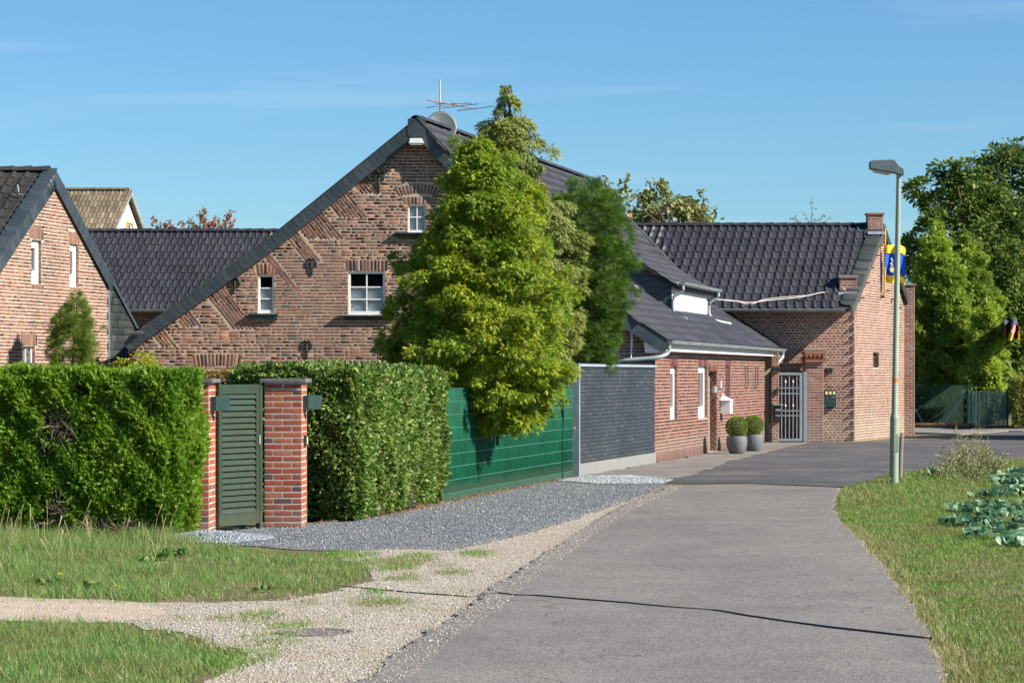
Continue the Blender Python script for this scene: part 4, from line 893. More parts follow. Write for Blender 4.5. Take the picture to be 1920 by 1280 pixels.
# ================================================================== LINK BUILDING
lk = thing('long_tiled_outbuilding', (-10, 80, 0), 'low outbuilding under a long shiny black tiled roof between the two gables', 'outbuilding')
LKW = Wall((0, 80), (1, 0)); X0, X1 = -15.5, -6.2
LKW.face('wall', [rect(X0, X1, 0, 3.95)], m_mort, lk); emit('brick', 'brickwork', BR, LKW.bricks(rect(-13, -9, 2.4, 3.9), L=.24, H=.065, z0=2.4, z1=3.9), m_brown, lk, 0)
ez, rz_ = 2 + 121 / 5000 * 79.6, 2 + 266 / 5000 * 83
RL = Roof((X0, 79.6, ez), (1, 0, 0), (0, 3.4, rz_ - ez)); pl = [Vector((X0, 79.6, ez)), Vector((X1 + .4, 79.6, ez)), Vector((X1 + .4, 83, rz_)), Vector((X0, 83, rz_))]
RL.sheet('roof_sheet', pl, m_tile, lk, .1); emit('tile', 'roof_tiles', TT, RL.tiles(pl, .205, .37, .045, k=.24), m_tile, lk, 300, keyer(330, 505, 170, 75))
RL2 = Roof((X0, 86.4, ez), (1, 0, 0), (0, -3.4, rz_ - ez)); RL2.sheet('roof_sheet', [Vector((X0, 86.4, ez)), Vector((X1, 86.4, ez)), Vector((X1, 83, rz_)), Vector((X0, 83, rz_))], m_tile, lk, .1)
ridge_tiles((X0, 83, rz_ + .03), (X1 + .4, 83, rz_ + .03), m_tile, lk)
gutter('gutter', (X0, 79.5, ez - .02), (X1 + .4, 79.5, ez - .02), .075, m_zinc, lk)
MB().prism([(X1, 80, 0), (X1, 86, 0), (X1, 86, 3.95), (X1, 83, rz_ - .1), (X1, 80, 3.95)], (-.1, 0, 0)).build('end_wall', m_mort, lk)

# ================================================================== FAR WHITE GABLE HOUSE
wh = thing('white_gabled_house', (-20, 124, 0), 'distant white-rendered house with lichened brown-grey tiles and a yellow-framed window', 'house')
zr2 = 2 + 344 / 5000 * 124; WX = lambda Y: -17.95 + .25 * (Y - 124)
hs = 5.0
def WR(Y, ov=.25): return Vector((WX(Y) + ov, Y, zr2 - abs(Y - 124) * 1.0))
Rw_ = Roof((-29, 119, zr2 - 5), (1, 0, 0), (0, 1, 1)); pw = [Vector((-29, 119, zr2 - 5)), WR(119), WR(124), Vector((-29, 124, zr2))]
Rw_.sheet('roof_sheet', pw, m_tile3, wh, .12); emit('tile', 'roof_tiles', TT, Rw_.tiles(pw, .19, .40, .04, k=.2), m_tile3, wh, 160, keyer(190, 395, 60, 45))
Rw2 = Roof((-29, 129, zr2 - 5), (1, 0, 0), (0, -1, 1)); Rw2.sheet('roof_sheet', [Vector((-29, 129, zr2 - 5)), WR(129), WR(124), Vector((-29, 124, zr2))], m_tile3, wh, .12)
ridge_tiles((-27, 124, zr2 + .03), WR(124, .1) + Vector((0, 0, .03)), m_tile3, wh, r=.13)
WW = Wall((WX(119.4), 119.4), (.25, 1)); wa = lambda Y: (Y - 119.4) / .9701
wop = [WW.pix(237, 450), WW.pix(247, 450)]; wz = (WW.pix(242, 445)[1], WW.pix(242, 419)[1]); wr_ = rect(wop[0][0], wop[1][0], *wz)
WW.face('wall', [[(0, 0), (wa(128.6), 0), (wa(128.6), zr2 - 4.9), (wa(124), zr2 - .28), (0, zr2 - 4.9)], wr_[::-1]], m_whiteb, wh)
f = window(WW, wr_[0][0], wr_[1][0], wz[0], wz[1], wh, d=-.06, fr=.07, nx=2)
for q in ((wr_[0][0] - .04, (wz[0] + wz[1]) / 2, .09, wz[1] - wz[0]), (wr_[1][0] + .04, (wz[0] + wz[1]) / 2, .09, wz[1] - wz[0]), ((wr_[0][0] + wr_[1][0]) / 2, wz[1] + .04, wr_[1][0] - wr_[0][0] + .16, .09)):
    MB().box(WW.p(q[0], q[1], .02), (.06, q[2], q[3]), Matrix.Rotation(-math.atan(.25), 3, 'Z')).build('architrave', m_ywood, f)
for Y0_ in (119, 129):
    p0, p1 = WR(Y0_, .27), WR(124, .27); MB().prism([p0, p1, p1 - Vector((0, 0, .26)), p0 - Vector((0, 0, .26))], (-.05, 0, 0)).build('bargeboard', m_zinc, wh)

# ================================================================== RIGHT BUILDING
rb = thing('brick_barn', (10, 80, 0), 'salmon-brick barn with big dark tiled roof, chimneys and a stepped gable at the right', 'barn')
FY = 78.6; CX = 10.1
FW_ = Wall((0, FY), (1, 0)); GU = Vector((2.46, 6.6, 0)); GW2 = Wall((CX, FY), GU); gl = GU.length
ez = 2 + 122 / 5000 * 77.9; rz_ = 2 + 277 / 5000 * 81.9; mid = gl / 2
FW_.face('wall', [rect(4.6, CX, 0, ez + .1)], m_mort2, rb)
mf = FW_.bricks(rect(4.6, CX, 0, ez + .05), L=.228, H=.0605, J=.018, bond='cross', T=.0028)
emit('brick', 'brickwork', BR, mf, m_rb, rb, 170, keyer(1560, 740, 50, 100))
gp = [(0, 0), (gl, 0), (gl, 4.0), (mid, rz_ - .12), (0, 4.0)]
sw_ = [GW2.pix(1637, 689), GW2.pix(1648, 661)]; so_ = rect(sw_[0][0], sw_[1][0], GW2.pix(1642, 689)[1], GW2.pix(1642, 661)[1])
GW2.face('gable_wall', [gp, so_[::-1]], m_mort2, rb)
mg = GW2.bricks(gp, [so_], L=.228, H=.060, J=.0195, bond='cross', T=.003) + jambs(GW2, so_[1][0], so_[0][1], so_[2][1], .14, m_rb, 0)
emit('gable_brick', 'gable_brickwork', BR, mg, m_rb, rb, 0)
MB().box(GW2.p((so_[0][0] + so_[1][0]) / 2, (so_[0][1] + so_[2][1]) / 2, -.13), (.04, so_[1][0] - so_[0][0], so_[2][1] - so_[0][1]), Matrix.Rotation(-math.atan2(2.46, 6.6), 3, 'Z')).build('window', m_dark, rb)
GD = GU.normalized(); VX = lambda Y: CX + .373 * (Y - FY)
def RR(Y, ov=0.0): t = abs(Y - 81.9) / 4.0; return Vector((VX(Y) + ov, Y, rz_ + (ez - rz_) * t))
RRf = Roof((3, 77.9, ez), (1, 0, 0), (0, 4.0, rz_ - ez)); pr = [Vector((6.1, 77.9, ez)), RR(77.9, -.32), RR(81.9, -.32), Vector((3.5, 81.9, rz_))]
RRf.sheet('roof_sheet', [pr[0], RR(77.9), RR(81.9), pr[3]], m_tile, rb, .1); emit('tile', 'roof_tiles', TT, RRf.tiles(pr, .263, .385, .055, k=.22), m_tile, rb, 300, keyer(1440, 500, 200, 82))
RRb = Roof((3, 85.9, ez), (1, 0, 0), (0, -4.0, rz_ - ez)); RRb.sheet('roof_sheet', [Vector((3.4, 85.9, ez)), RR(85.9), RR(81.9), pr[3]], m_tile, rb, .1)
ridge_tiles((3.5, 81.9, rz_ + .03), (RR(81.9).x - .45, 81.9, rz_ + .03), m_tile, rb, .4)
gutter('gutter', (6.0, 77.8, ez - .02), (RR(77.9).x - .12, 77.8, ez - .03), .08, m_zinc, rb)
for Y0_, Y1_ in ((77.9, 81.9), (85.9, 81.9)):
    p0, p1 = RR(Y0_, .12), RR(Y1_, .12); dn = Vector((0, 0, .26)); MB().prism([p0 + Vector((0, 0, .06)), p1 + Vector((0, 0, .06)), p1 - dn, p0 - dn], (-.06, 0, 0)).build('bargeboard', m_slate2, rb)
st = []
for i in range(26):
    Y_ = 78.1 + (81.7 - 78.1) * i / 25; R = np.eye(4); S_ = RRf.S
    R[:3, 0] = np.array(S_) * .28; R[:3, 1] = np.array(RRf.N) * .03; R[:3, 2] = (.42, 0, 0); R[:3, 3] = np.array(RR(Y_, -.08)) + np.array(RRf.N) * .05; st.append(R)
emit('verge_slate', 'verge_slates', SLATE, st, m_slate2, rb, 40, lambda p: 1)
def brick_stack(name, c, w, d, z0, z1, parent, m=m_rb, mo=m_mort2, yaw=0, cap=None, H=.060, ind=80, L=.235):
    Rz = Matrix.Rotation(yaw, 3, 'Z'); hw, hd = w / 2 - .0025, d / 2 - .0025; mb = MB(); mb.box((c[0], c[1], (z0 + z1) / 2), (2 * hw, 2 * hd, z1 - z0), Rz); st_ = mb.build(name, mo, parent); ms_ = []
    for k, (sx, sy, ww) in enumerate(((0, -1, w), (1, 0, d), (0, 1, w), (-1, 0, d))):
        ux = Vector((-sy, sx, 0)); nn = Vector((sx, sy, 0)); o_ = Rz @ (nn * ((hd if sy else hw)) - ux * (ww / 2)); W_ = Wall(Vector((c[0], c[1], 0)) + o_, Rz @ ux, Rz @ nn)
        W_.N = (Rz @ nn).normalized(); pit = H + .0185; z = z0 + pit / 2 + .002; i = 0
        while z < z1 - H * .4:
            if (i + k) % 2: cuts = np.arange(0, ww + .01, L + .01); 
            else: cuts = np.concatenate([[0], np.arange((L + .01) / 2, ww + .01, L + .01)])
            cuts = [q for q in cuts if q < ww - .03] + [ww]
            for a_, b_ in zip(cuts[:-1], cuts[1:]):
                l_ = b_ - a_ - .017
                if l_ > .03: ms_.append(W_.M((a_ + b_) / 2, z, 0, l_ - random.uniform(0,   .006), .0045, H - random.uniform(0, .006), random.uniform(-.012, .012)))
            z += pit; i += 1
    emit('brick', 'brickwork', BR, ms_, m, st_ if parent is not None else st_, ind, lambda p: 10 - p.y * .01 + random.random() * .001)
    if cap:
        mb = MB(); mb.box((c[0], c[1], z1 + cap[1] / 2), (w + cap[0] * 2, d + cap[0] * 2, cap[1]), Rz); mb.build('cap', cap[2], st_, bevel=.006)
    return st_
brick_stack('chimney', (11.12, 81.8), .47, .47, 5.9, 6.85, rb, cap=(.035, .06, m_rb), ind=30)
brick_stack('gable_shoulder', (9.92, 78.95), .50, .50, 3.7, 4.82, rb, cap=(.04, .08, m_wood), ind=30)
brick_stack('far_shoulder', (12.62, 85.3), .45, .5, 0, 4.8, rb, cap=(.04, .06, m_wood), ind=0)
for c_, w_ in (((11.1, 81.5, 6.28), .52), ((9.88, 78.75, 4.36), .55)):
    MB().box(c_, (w_, .5, .08)).build('flashing', m_lead, rb)
for i in range(5):
    a_, z_ = GW2.pix(1612 + i * 9.5, 557 - i * 28 + (i > 2) * 5); MB().box(GW2.p(a_, z_ - .02, .07), (.16, .14, .05), Matrix.Rotation(-.3, 3, 'Z')).build('corbel', m_rb, rb)
for i in range(3):
    a_, z_ = GW2.pix(1660 + i * 11, 545 + i * 16); MB().box(GW2.p(a_, z_, .07), (.16, .14, .05), Matrix.Rotation(-.3, 3, 'Z')).build('corbel', m_rb, rb)
# gate piers
gp1 = brick_stack('gate_pier', (7.60, 77.15), .21, .3, 0, 2.6, None, cap=None, ind=60); tag(gp1, 'narrow salmon-brick pier carrying the number 8 beside the downpipe', 'pier')
gp2 = brick_stack('gate_pier', (8.80, 77.95), .52, .9, 0, 2.5, None, cap=(.0, .03, m_rb), ind=150); tag(gp2, 'salmon-brick gate pier with a corbelled toothed top right of the metal gate', 'pier')
for k, (w_, z_) in enumerate(((.62, 2.44), (.56, 2.36), (.60, 2.60), (.66, 2.68))): MB().box((8.80, 77.90, z_), (w_, 1.0, .06)).build('corbel_course', m_rb if k < 3 else m_wood, gp2, bevel=.006)
for k in range(5): MB().box((8.56 + k * .12, 77.43, 2.52), (.07, .12, .08)).build('brick_tooth', m_rb, gp2)
fc = bpy.data.curves.new('house_number', 'FONT'); fc.body = '8'; fc.size = .30; fc.extrude = .01; fc.shear = .3
ft = bpy.data.objects.new('n', fc); COL.objects.link(ft); dg = bpy.context.evaluated_depsgraph_get(); fm = bpy.data.meshes.new_from_object(ft.evaluated_get(dg)); bpy.data.objects.remove(ft); fo = link('house_number', fm, m_black_i); fo.location = (7.52, 76.975, 1.36); fo.rotation_euler = (math.pi / 2, 0, 0); tag(fo, 'black iron number 8 on the narrow brick pier', 'house number')
def wall_box(name, c, d, m, label, cat, group=None, parts=()):
    mb = MB(); mb.box(c, d); o = mb.build(name, m, None, bevel=.008); tag(o, label, cat, group)
    for nm, cc, dd, mm in parts: mb = MB(); mb.box(Vector(c) + Vector(cc), dd); mb.build(nm, mm, o)
    return o
wall_box('wall_lamp', (7.62, 76.90, 2.13), (.24, .2, .14), m_black_i, 'black box lamp high on the pier with the number 8', 'wall lamp', 'box wall lamps by the metal gate', [('lens', (0, 0, -.075), (.16, .14, .01), m_lens)])
wall_box('wall_lamp', (9.33, 78.48, 2.09), (.19, .24, .14), m_black_i, 'black box lamp on the barn wall above the green letterboxes', 'wall lamp', 'box wall lamps by the metal gate', [('lens', (0, 0, -.075), (.16, .14, .01), m_lens)])
wall_box('letterbox', (7.66, 76.88, .85), (.20, .28, .46), m_black_i, 'black letterbox with sloping grey lid on the narrow pier', 'letterbox', None, [('lid', (0, 0, .25), (.30, .36, .03), m_zinc), ('flap', (0, -.143, .1), (.15, .01, .05), m_galv), ('newspaper_slot', (0, -.143, -.06), (.15, .01, .03), m_zinc)])
wall_box('letterbox', (9.33, 78.50, 1.26), (.41, .16, .50), m_gbox, 'dark green triple letterbox with three cream name plates on the barn wall', 'letterbox', None, [('name_plate', (dx, -.083, .17), (.07, .008, .09), m_ylabel) for dx in (-.08, .03, .14)] + [('flap', (.12, -.083, .05), (.12, .008, .02), m_galv), ('lock', (-.05, -.083, .02), (.02, .01, .02), m_galv), ('sticker', (-.15, -.083, -.22), (.04, .008, .05), m_bflag)])
# metal gate
gt = thing('metal_gate', (8.1, 77.3, 0), 'grey galvanised barred gate with spear tips between the brick piers', 'gate')
y_ = 77.25; gx0, gx1, gz0, gz1 = 7.71, 8.37, .05, 2.02
for q in ((gx0, (gz0 + gz1) / 2, .05, gz1 - gz0), (gx1, (gz0 + gz1) / 2, .08, gz1 - gz0)): MB().box((q[0], y_, q[1]), (q[2], .05, q[3])).build('stile', m_galv, gt)
for z_ in (gz0 + .03, gz1 - .03): MB().box(((gx0 + gx1) / 2, y_, z_), (gx1 - gx0 - .06, .046, .07)).build('frame_rail', m_galv, gt)
for k, x_ in enumerate(np.linspace(gx0 + .1, gx1 - .12, 5)):
    b_ = MB(); b_.tube([(x_, y_, gz0 + .06), (x_, y_, gz1 - (.07 if k % 2 == 0 else .2))], .012, 6); o = b_.build('bar', m_galv, gt)
    if k % 2: MB().lathe((x_, y_, gz1 - .28), [(.01, -.05), (.03, 0), (.008, .08), (.001, .12)], 8).build('spear_tip', m_galv, o); MB().lathe((x_, y_, 1.05), [(.01, -.05), (.03, 0), (.008, .08), (.001, .12)], 8).build('spear_tip', m_galv, o)
for z_ in (.78, .92, 1.42, 1.58): MB().box(((gx0 + gx1) / 2, y_ - .012, z_), (gx1 - gx0 - .08, .012, .03)).build('cross_bar', m_galv, gt)
MB().box((8.50, 77.30, 1.03), (.10, .06, 2.06)).build('gate_post', m_galv, gt)
MB().prism([(7.5, 79.9, 0), (8.6, 79.9, 0), (8.6, 79.9, 2.3), (7.5, 79.9, 2.3)], (0, .1, 0)) if False else None
# cable over the barn roof
cb = MB(); cb.tube(smooth_path([P(1572, 553, 78.9), P(1545, 548, 78.5), P(1500, 557, 78.0), P(1440, 563, 77.5), P(1405, 567, 77.0), P(1370, 563, 76), P(1338, 561, 75)]), .013, 6); cb.tube(smooth_path([P(1520, 553, 78.5), P(1440, 560, 77.8), P(1408, 570, 77.2), P(1380, 565, 76.6), P(1340, 562, 75)]), .010, 6)
cb.tube(smooth_path([P(1572, 553, 78.9), P(1580, 540, 78.6), P(1585, 545, 78.6), P(1580, 552, 78.6)]), .016, 6)
tag(cb.build('overhead_cable', m_cable_l, None, smooth=True), 'pale twisted cable slung across the barn roof to the dormer', 'cable')
# club flag on the gable
cf = thing('flag', GW2.p(mid + .1, 5.0, .25), 'yellow and blue flag with white emblem on a yellow pole on the barn gable', 'flag')
fY = 82.4; MB().tube([P(1659.5, 428, fY - .6), P(1658.5, 556, fY - .6)], .03, 8).build('pole', m_ywood, cf)
mb = MB(); mb.tube([P(1658.5, 552, fY - .6), P(1658, 556, fY)], .03, 6); mb.build('bracket', m_black_i, cf)
def cloth(px0, px1, rows, Y0, parent, name, mats_, seed, amp=.10, slope=0, dy=.0):
    nx, r_ = 16, random.Random(seed)
    for (ya, yb, mm) in rows:
        V = []; Q = []; ny = 4
        for j in range(ny + 1):
            for i in range(nx + 1):
                t = i / nx; py = ya + (yb - ya) * j / ny + slope * t + 4 * math.sin(t * 6 + seed) * t; p = P(px0 + (px1 - px0) * (t - .04 * math.sin(t * 9 + j)), py, Y0 + amp * math.sin(t * 10 + py * .06 + seed)); V.append(p)
        for j in range(ny):
            for i in range(nx): Q.append((j * (nx + 1) + i, j * (nx + 1) + i + 1, (j + 1) * (nx + 1) + i + 1, (j + 1) * (nx + 1) + i))
        o = MB().add(V, Q).build(name, mm, parent, smooth=True)
    return o
cloth(1661, 1697, [(458, 474, m_yflag), (474, 516, m_bflag), (516, 529, m_yflag)], fY - .6, cf, 'stripe', 0, 1, .08, 3)
mb = MB(); e = lambda x_, y2: P(x_, y2, fY - .74)
mb.add([e(1670, 484), e(1672, 483), e(1676, 491), e(1674, 492)], [(0, 1, 2, 3)]); mb.add([e(1669, 494), e(1675, 489), e(1676, 491), e(1670, 496)], [(0, 1, 2, 3)]); mb.add([e(1671, 496), e(1674, 495), e(1675, 501), e(1671, 502)], [(0, 1, 2, 3)]); mb.build('emblem', m_white, cf)
mb = MB(); mb.add([e(1672.5 + 4 * math.cos(t), 505 + 6 * math.sin(t)) for t in np.linspace(0, 6.28, 15)[:-1]], [tuple(range(14))]); mb.build('emblem', m_cream, cf)

# ================================================================== GARDEN WALL AND GREEN FENCE
gw = thing('garden_wall', (2.2, 55.6, 0), 'anthracite-painted brick garden wall with pale plinth and zinc cap', 'wall')
GWL = Wall((1.27, 51.8), (1.92, 7.7)); gL = 7.93
gyaw = Matrix.Rotation(-math.atan2(1.92, 7.7), 3, 'Z')
MB().box(GWL.p(gL / 2, 1.1, -.125), (.23, gL, 2.2), gyaw).build('core', m_mort3, gw)
emit('brick', 'brickwork', BR, GWL.bricks(rect(0.10, gL, .25, 2.12), L=.20, H=.066, J=.010, bond='run', z0=.25, z1=2.13, T=.004), m_black, gw, 0)
MB().box(GWL.p(gL / 2, .12, .012), (.03, gL, .24), gyaw).build('plinth', m_plinth, gw)
MB().box(GWL.p(gL / 2, 2.16, -.12), (.33, gL + .06, .05), gyaw).build('cap', m_capl, gw, bevel=.006)
MB().box(GWL.p(-.02, 1.1, -.10), (.30, .10, 2.2), gyaw).build('end_post', m_zinc, gw)
fn = thing('strip_fence', (-.8, 43, 0), 'green mesh fence woven with horizontal privacy strips along the gravel', 'fence')
fo_, fe_ = Vector((-2.15, 36.6)), Vector((1.16, 51.45)); FL = (fe_ - fo_).length
FN = Wall(fo_, fe_ - fo_); fyaw = Matrix.Rotation(-math.atan2(FN.U.x, FN.U.y), 3, 'Z'); npan = 6; pw_ = FL / npan; h0 = .12
for i in range(npan):
    last = i == npan - 1
    for k in range(8):
        MB().box(FN.p((i + .5) * pw_, h0 + .1 + k * .205 - (0 if k else 0), 0), (.006, pw_ - .05, .196), fyaw).build('strip', m_green, fn)
    for k in range(9):
        mb = MB(); z_ = h0 + k * .205; mb.tube([FN.p(i * pw_ + .03, z_, .012), FN.p((i + 1) * pw_ - .03, z_, .012)], .006, 5); mb.build('wire', m_greenw, fn)
for a_ in [i * pw_ for i in range(npan + 1)] + [FL - 1.15, FL - .55]: MB().box(FN.p(a_, .88, -.03), (.06, .05, 1.76), fyaw).build('post', m_green, fn)
MB().box(FN.p(FL / 2, .06, -.01), (.03, FL, .12), fyaw).build('base_board', mat('mossy_base_board', (.02, .07, .045), .8, .4, 6, .3), fn)
Vw = []
for a_ in np.arange(.05, FL, .05):
    R = np.eye(4); R[:3, 0] = np.array(FN.U) * .004; R[:3, 1] = np.array(FN.N) * .006; R[:3, 2] = (0, 0, 1.66); R[:3, 3] = np.array(FN.p(a_, h0 + .82, .006)); Vw.append(R)
emit('upright', 'upright_wires', BR, Vw, m_green, fn, 0)
MB().box(FN.p(FL - .03, .95, .03), (.06, .10, .05), fyaw).build('latch', m_galv, fn)
# ================================================================== GATE AND PILLARS
ya = math.radians(-3)
pR = Vector((-2.945, 34.72)); pL = Vector((-3.985, 33.30))
pr_ = brick_stack('gate_pillar', pR, .49, .49, 0, 1.885, None, m=m_pill, mo=m_mort2, yaw=ya, cap=(.055, .05, m_capst), H=.0595, ind=300, L=.232)
tag(pr_, 'orange-red brick pillar right of the green louvred gate, small intercom on it', 'pillar')
pl_ = brick_stack('gate_pillar', pL, .49, .49, 0, 1.885, None, m=m_pill, mo=m_mort2, yaw=ya, cap=(.055, .05, m_capst), H=.0595, ind=220, L=.232)
tag(pl_, 'brick pillar half buried in the clipped conifer hedge left of the louvred gate', 'pillar')
SU = Vector((math.sin(-ya), math.cos(ya), 0)); SN = Vector((math.cos(ya), -math.sin(-ya), 0))
def wedge_lamp(c, label):
    c = Vector((c.x, c.y, 0)) + SN * .25; z0, z1 = 1.54, 1.715
    pl2 = [c - SU * .16, c - SU * .16 + SN * .07, c + SU * .06 + SN * .21, c + SU * .10 + SN * .20, c + SU * .10]
    o = MB().prism([p + Vector((0, 0, z0)) for p in pl2], (0, 0, z1 - z0)).build('wall_lamp', m_gbox, None, bevel=.004); tag(o, label, 'wall lamp', 'wedge lamps on the gate pillars')
    MB().prism([p * .9 + c * .1 + Vector((0, 0, z0 - .006)) for p in pl2], (0, 0, .004)).build('lens', m_lens, o)
wedge_lamp(pL + Vector((0, 0)), 'dark green wedge lamp on the left pillar, overlapping the louvred gate'); wedge_lamp(pR, 'dark green wedge lamp on the right pillar, against the laurel hedge')
c_ = Vector((pR.x, pR.y, 1.13)) + SN * .265; ic = MB(); ic.box(c_, (.03, .17, .13), Matrix.Rotation(ya, 3, 'Z')); ic = ic.build('intercom', m_gbox, None); tag(ic, 'small dark intercom with pale strips on the right gate pillar', 'intercom')
for k in (-.02, .04): MB().box(c_ + SU * k + SN * .016, (.006, .035, .10), Matrix.Rotation(ya, 3, 'Z')).build('name_strip', m_ylabel, ic)
LG = Wall((-3.70, 33.52), (.50, .90)); gtl = thing('louvred_gate', LG.p(.5, 0), 'dark green louvred garden gate between two orange-red brick pillars', 'gate')
lyaw = Matrix.Rotation(-math.atan2(.5, .9), 3, 'Z')
for a_, w_ in ((.035, .07), (.86, .07)): MB().box(LG.p(a_, .97, 0), (.045, w_, 1.78), lyaw).build('stile', m_gate, gtl, bevel=.003)
for z_, h_ in ((1.80, .12), (.15, .15)): MB().box(LG.p(.45, z_, 0), (.040, .76, h_), lyaw).build('rail', m_gate, gtl, bevel=.003)
for k in range(20):
    z_ = .265 + k * .0765; R = Matrix.Rotation(math.radians(28), 3, FN.U if False else LG.U); b_ = MB(); b_.box(LG.p(.45, z_, .0), (.010, .76, .082), Matrix.Rotation(math.radians(-26), 3, LG.U) @ lyaw); b_.build('slat', m_gate, gtl)
MB().box(LG.p(.93, .93, -.01), (.07, .06, 1.84), lyaw).build('gate_post', m_gate, gtl); MB().box(LG.p(.88, 1.15, .03), (.02, .03, .12), lyaw).build('lock_plate', m_galv, gtl)
MB().box(LG.p(.985, .93, -.04), (.05, .04, 1.84), lyaw).build('gate_post', m_gate, gtl)

# ================================================================== HEDGES
def hedge(name, label, foot, z0, z1, m, tmpl, n_side, size, seed, bulge=.07, cat='hedge', up=.5, hole=None, m_core=None, round_=.1, twigs=0):
    """clipped hedge: sprays over the sides and top of a footprint prism"""
    r = np.random.default_rng(seed); T = thing(name, (sum(p[0] for p in foot) / len(foot), sum(p[1] for p in foot) / len(foot), 0), label, cat)
    core = MB(); cx_ = sum(p[0] for p in foot) / len(foot); cy_ = sum(p[1] for p in foot) / len(foot); ins = []
    n = len(foot)
    area = sum(foot[i][0] * foot[(i + 1) % n][1] - foot[(i + 1) % n][0] * foot[i][1] for i in range(n)); sg = 1 if area > 0 else -1
    P_, D_ = [], []
    for i in range(n):
        a = np.array(foot[i]); b = np.array(foot[(i + 1) % n]); L_ = np.linalg.norm(b - a); t = (b - a) / L_; no = np.array([t[1], -t[0]]) * sg
        k = int(n_side * L_ * (z1 - z0) * (.35 if no[1] > .3 or no[0] < -.9 else 1)); u = r.uniform(0, 1, k); z = r.uniform(z0, z1, k); dep = -np.abs(r.normal(0, .07, k))
        p = np.column_stack([a + (b - a) * u[:, None], z]); edge_ = np.minimum(np.minimum(u, 1 - u) * L_, z1 - z); p[:, :2] += no * (dep - np.clip(round_ - edge_, 0, round_) ** 2 / round_)[:, None]
        b_ = nz3(p, 2.2, seed) * bulge + nz3(p, 7, seed + 1) * bulge * .45; p[:, :2] += no * b_[:, None]; bot = np.clip((.5 - z + z0) / .5, 0, 1); p[:, :2] -= no * (bot ** 2 * .10)[:, None]
        P_.append(p); D_.append(np.tile([no[0], no[1], up], (k, 1)))
    pts = np.array(foot); k = int(n_side * abs(area) / 2); q = np.zeros((0, 2))
    while len(q) < k:
        c = r.uniform(pts.min(0), pts.max(0), (k * 3, 2)); q = np.vstack([q, c[inpoly(c[:, 0], c[:, 1], foot)]])
    q = q[:k]; p = np.column_stack([q, z1 - np.abs(r.normal(0, .06, k))]); p[:, 2] += nz3(p, 2.2, seed) * bulge * .6 + nz3(p, 6, seed + 3) * bulge * .5; P_.append(p); D_.append(np.tile([0, 0, 1.0], (k, 1)))
    pos = np.vstack(P_); D = np.vstack(D_) + r.normal(size=(len(pos), 3)) * .55
    if hole is not None:
        keep = r.uniform(0, 1, len(pos)) > hole(pos); pos, D = pos[keep], D[keep]
    ref = np.vstack(D_) * np.array([1, 1, 0]) + np.array([0, 0, .75]) + r.normal(size=(sum(len(q) for q in P_), 3)) * .5
    if hole is not None: ref = ref[keep]
    scatter('foliage', tmpl, pos, frames(D, ref), size * r.uniform(.55, 1.3, len(pos)), m, T)
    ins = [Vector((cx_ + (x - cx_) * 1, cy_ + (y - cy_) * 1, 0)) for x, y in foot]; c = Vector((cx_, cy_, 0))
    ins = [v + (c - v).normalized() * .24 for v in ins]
    core.prism([v + Vector((0, 0, .05)) for v in ins], (0, 0, z1 - .17)); core.build('inner_shade_core', m_core or mat(name + '_core', (.022, .024, .012), .95, .4, 20, .8, 40, .03), T)  # solid twig-dark core, coloured to paint the shade inside the foliage
    return T
m_thuja = leaf_mat('thuja_spray', [(0, (.045, .12, .010)), (.4, (.085, .22, .014)), (.75, (.16, .32, .02)), (.95, (.28, .43, .035)), (1, (.36, .24, .07))], (.26, .38, .03), 1.1, .38, .5)
m_laurel = leaf_mat('laurel_leaf', [(0, (.05, .11, .02)), (.4, (.10, .20, .03)), (.7, (.18, .29, .045)), (.9, (.28, .37, .07)), (.98, (.4, .42, .1)), (1, (.5, .25, .06))], (.14, .20, .045), 1.4, .25, .5, .4)
m_beech = leaf_mat('copper_leaf', [(0, (.12, .10, .02)), (.4, (.20, .14, .03)), (.7, (.26, .20, .04)), (1, (.30, .12, .05))], None, 1, .3)
def bald(p):
    px = 960 + p[:, 0] / p[:, 1] * F; py = HOR - (p[:, 2] - CAMH) / p[:, 1] * F
    d = np.minimum(((px - 108) / 30) ** 2 + ((py - 800) / 34) ** 2, ((px - 112) / 22) ** 2 + ((py - 950) / 24) ** 2); d = np.minimum(d, ((px - 150) / 14) ** 2 + ((py - 730) / 16) ** 2)
    gap = ((px - 205) / 60) ** 2 + ((py - 1000) / 26) ** 2
    return np.where((p[:, 1] < 32.9) & (d < 1.0), .86, np.where((p[:, 1] < 33.2) & (gap < 1), .8, np.where((p[:, 1] < 32.9) & (d < 2.4), .45, 0.0)))
th_foot = [(-8.6, 32.15), (-4.13, 32.35), (-3.80, 32.75), (-3.96, 33.5), (-8.6, 34.0)]
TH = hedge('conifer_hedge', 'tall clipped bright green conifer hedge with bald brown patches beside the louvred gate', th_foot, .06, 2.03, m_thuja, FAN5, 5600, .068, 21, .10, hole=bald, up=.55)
r = np.random.default_rng(3); mb = MB()
for i in range(420):
    g_ = i % 3; cx_, cy_, sx_, sz_ = ((108, 800, 30, 34), (112, 955, 22, 22), (205, 990, 50, 12))[g_]
    q = P(cx_ + r.normal() * sx_ * .55, cy_ + r.normal() * sz_ * .6, 32.32 + abs(r.normal()) * .12); d = Vector((r.normal() * .8, -.5, .6 + r.normal() * .6)).normalized() * r.uniform(.08, .24)
    mb.tube([q, q + d * .5 + Vector((0, 0, -.01)), q + d], [.006, .004, .002], 4, cap=False)
mb.build('bare_twigs', m_twig, TH)['kind'] = 'stuff'
LA = hedge('laurel_hedge', 'glossy broad-leaved laurel hedge between the brick pillar and the green strip fence', [(-3.75, 35.75), (-2.06, 35.75), (-1.93, 36.3), (-1.02, 41.3), (-1.9, 42.0), (-3.75, 37.2)], .05, 2.05, m_laurel, LEAF, 2500, .070, 22, .09, up=.2)
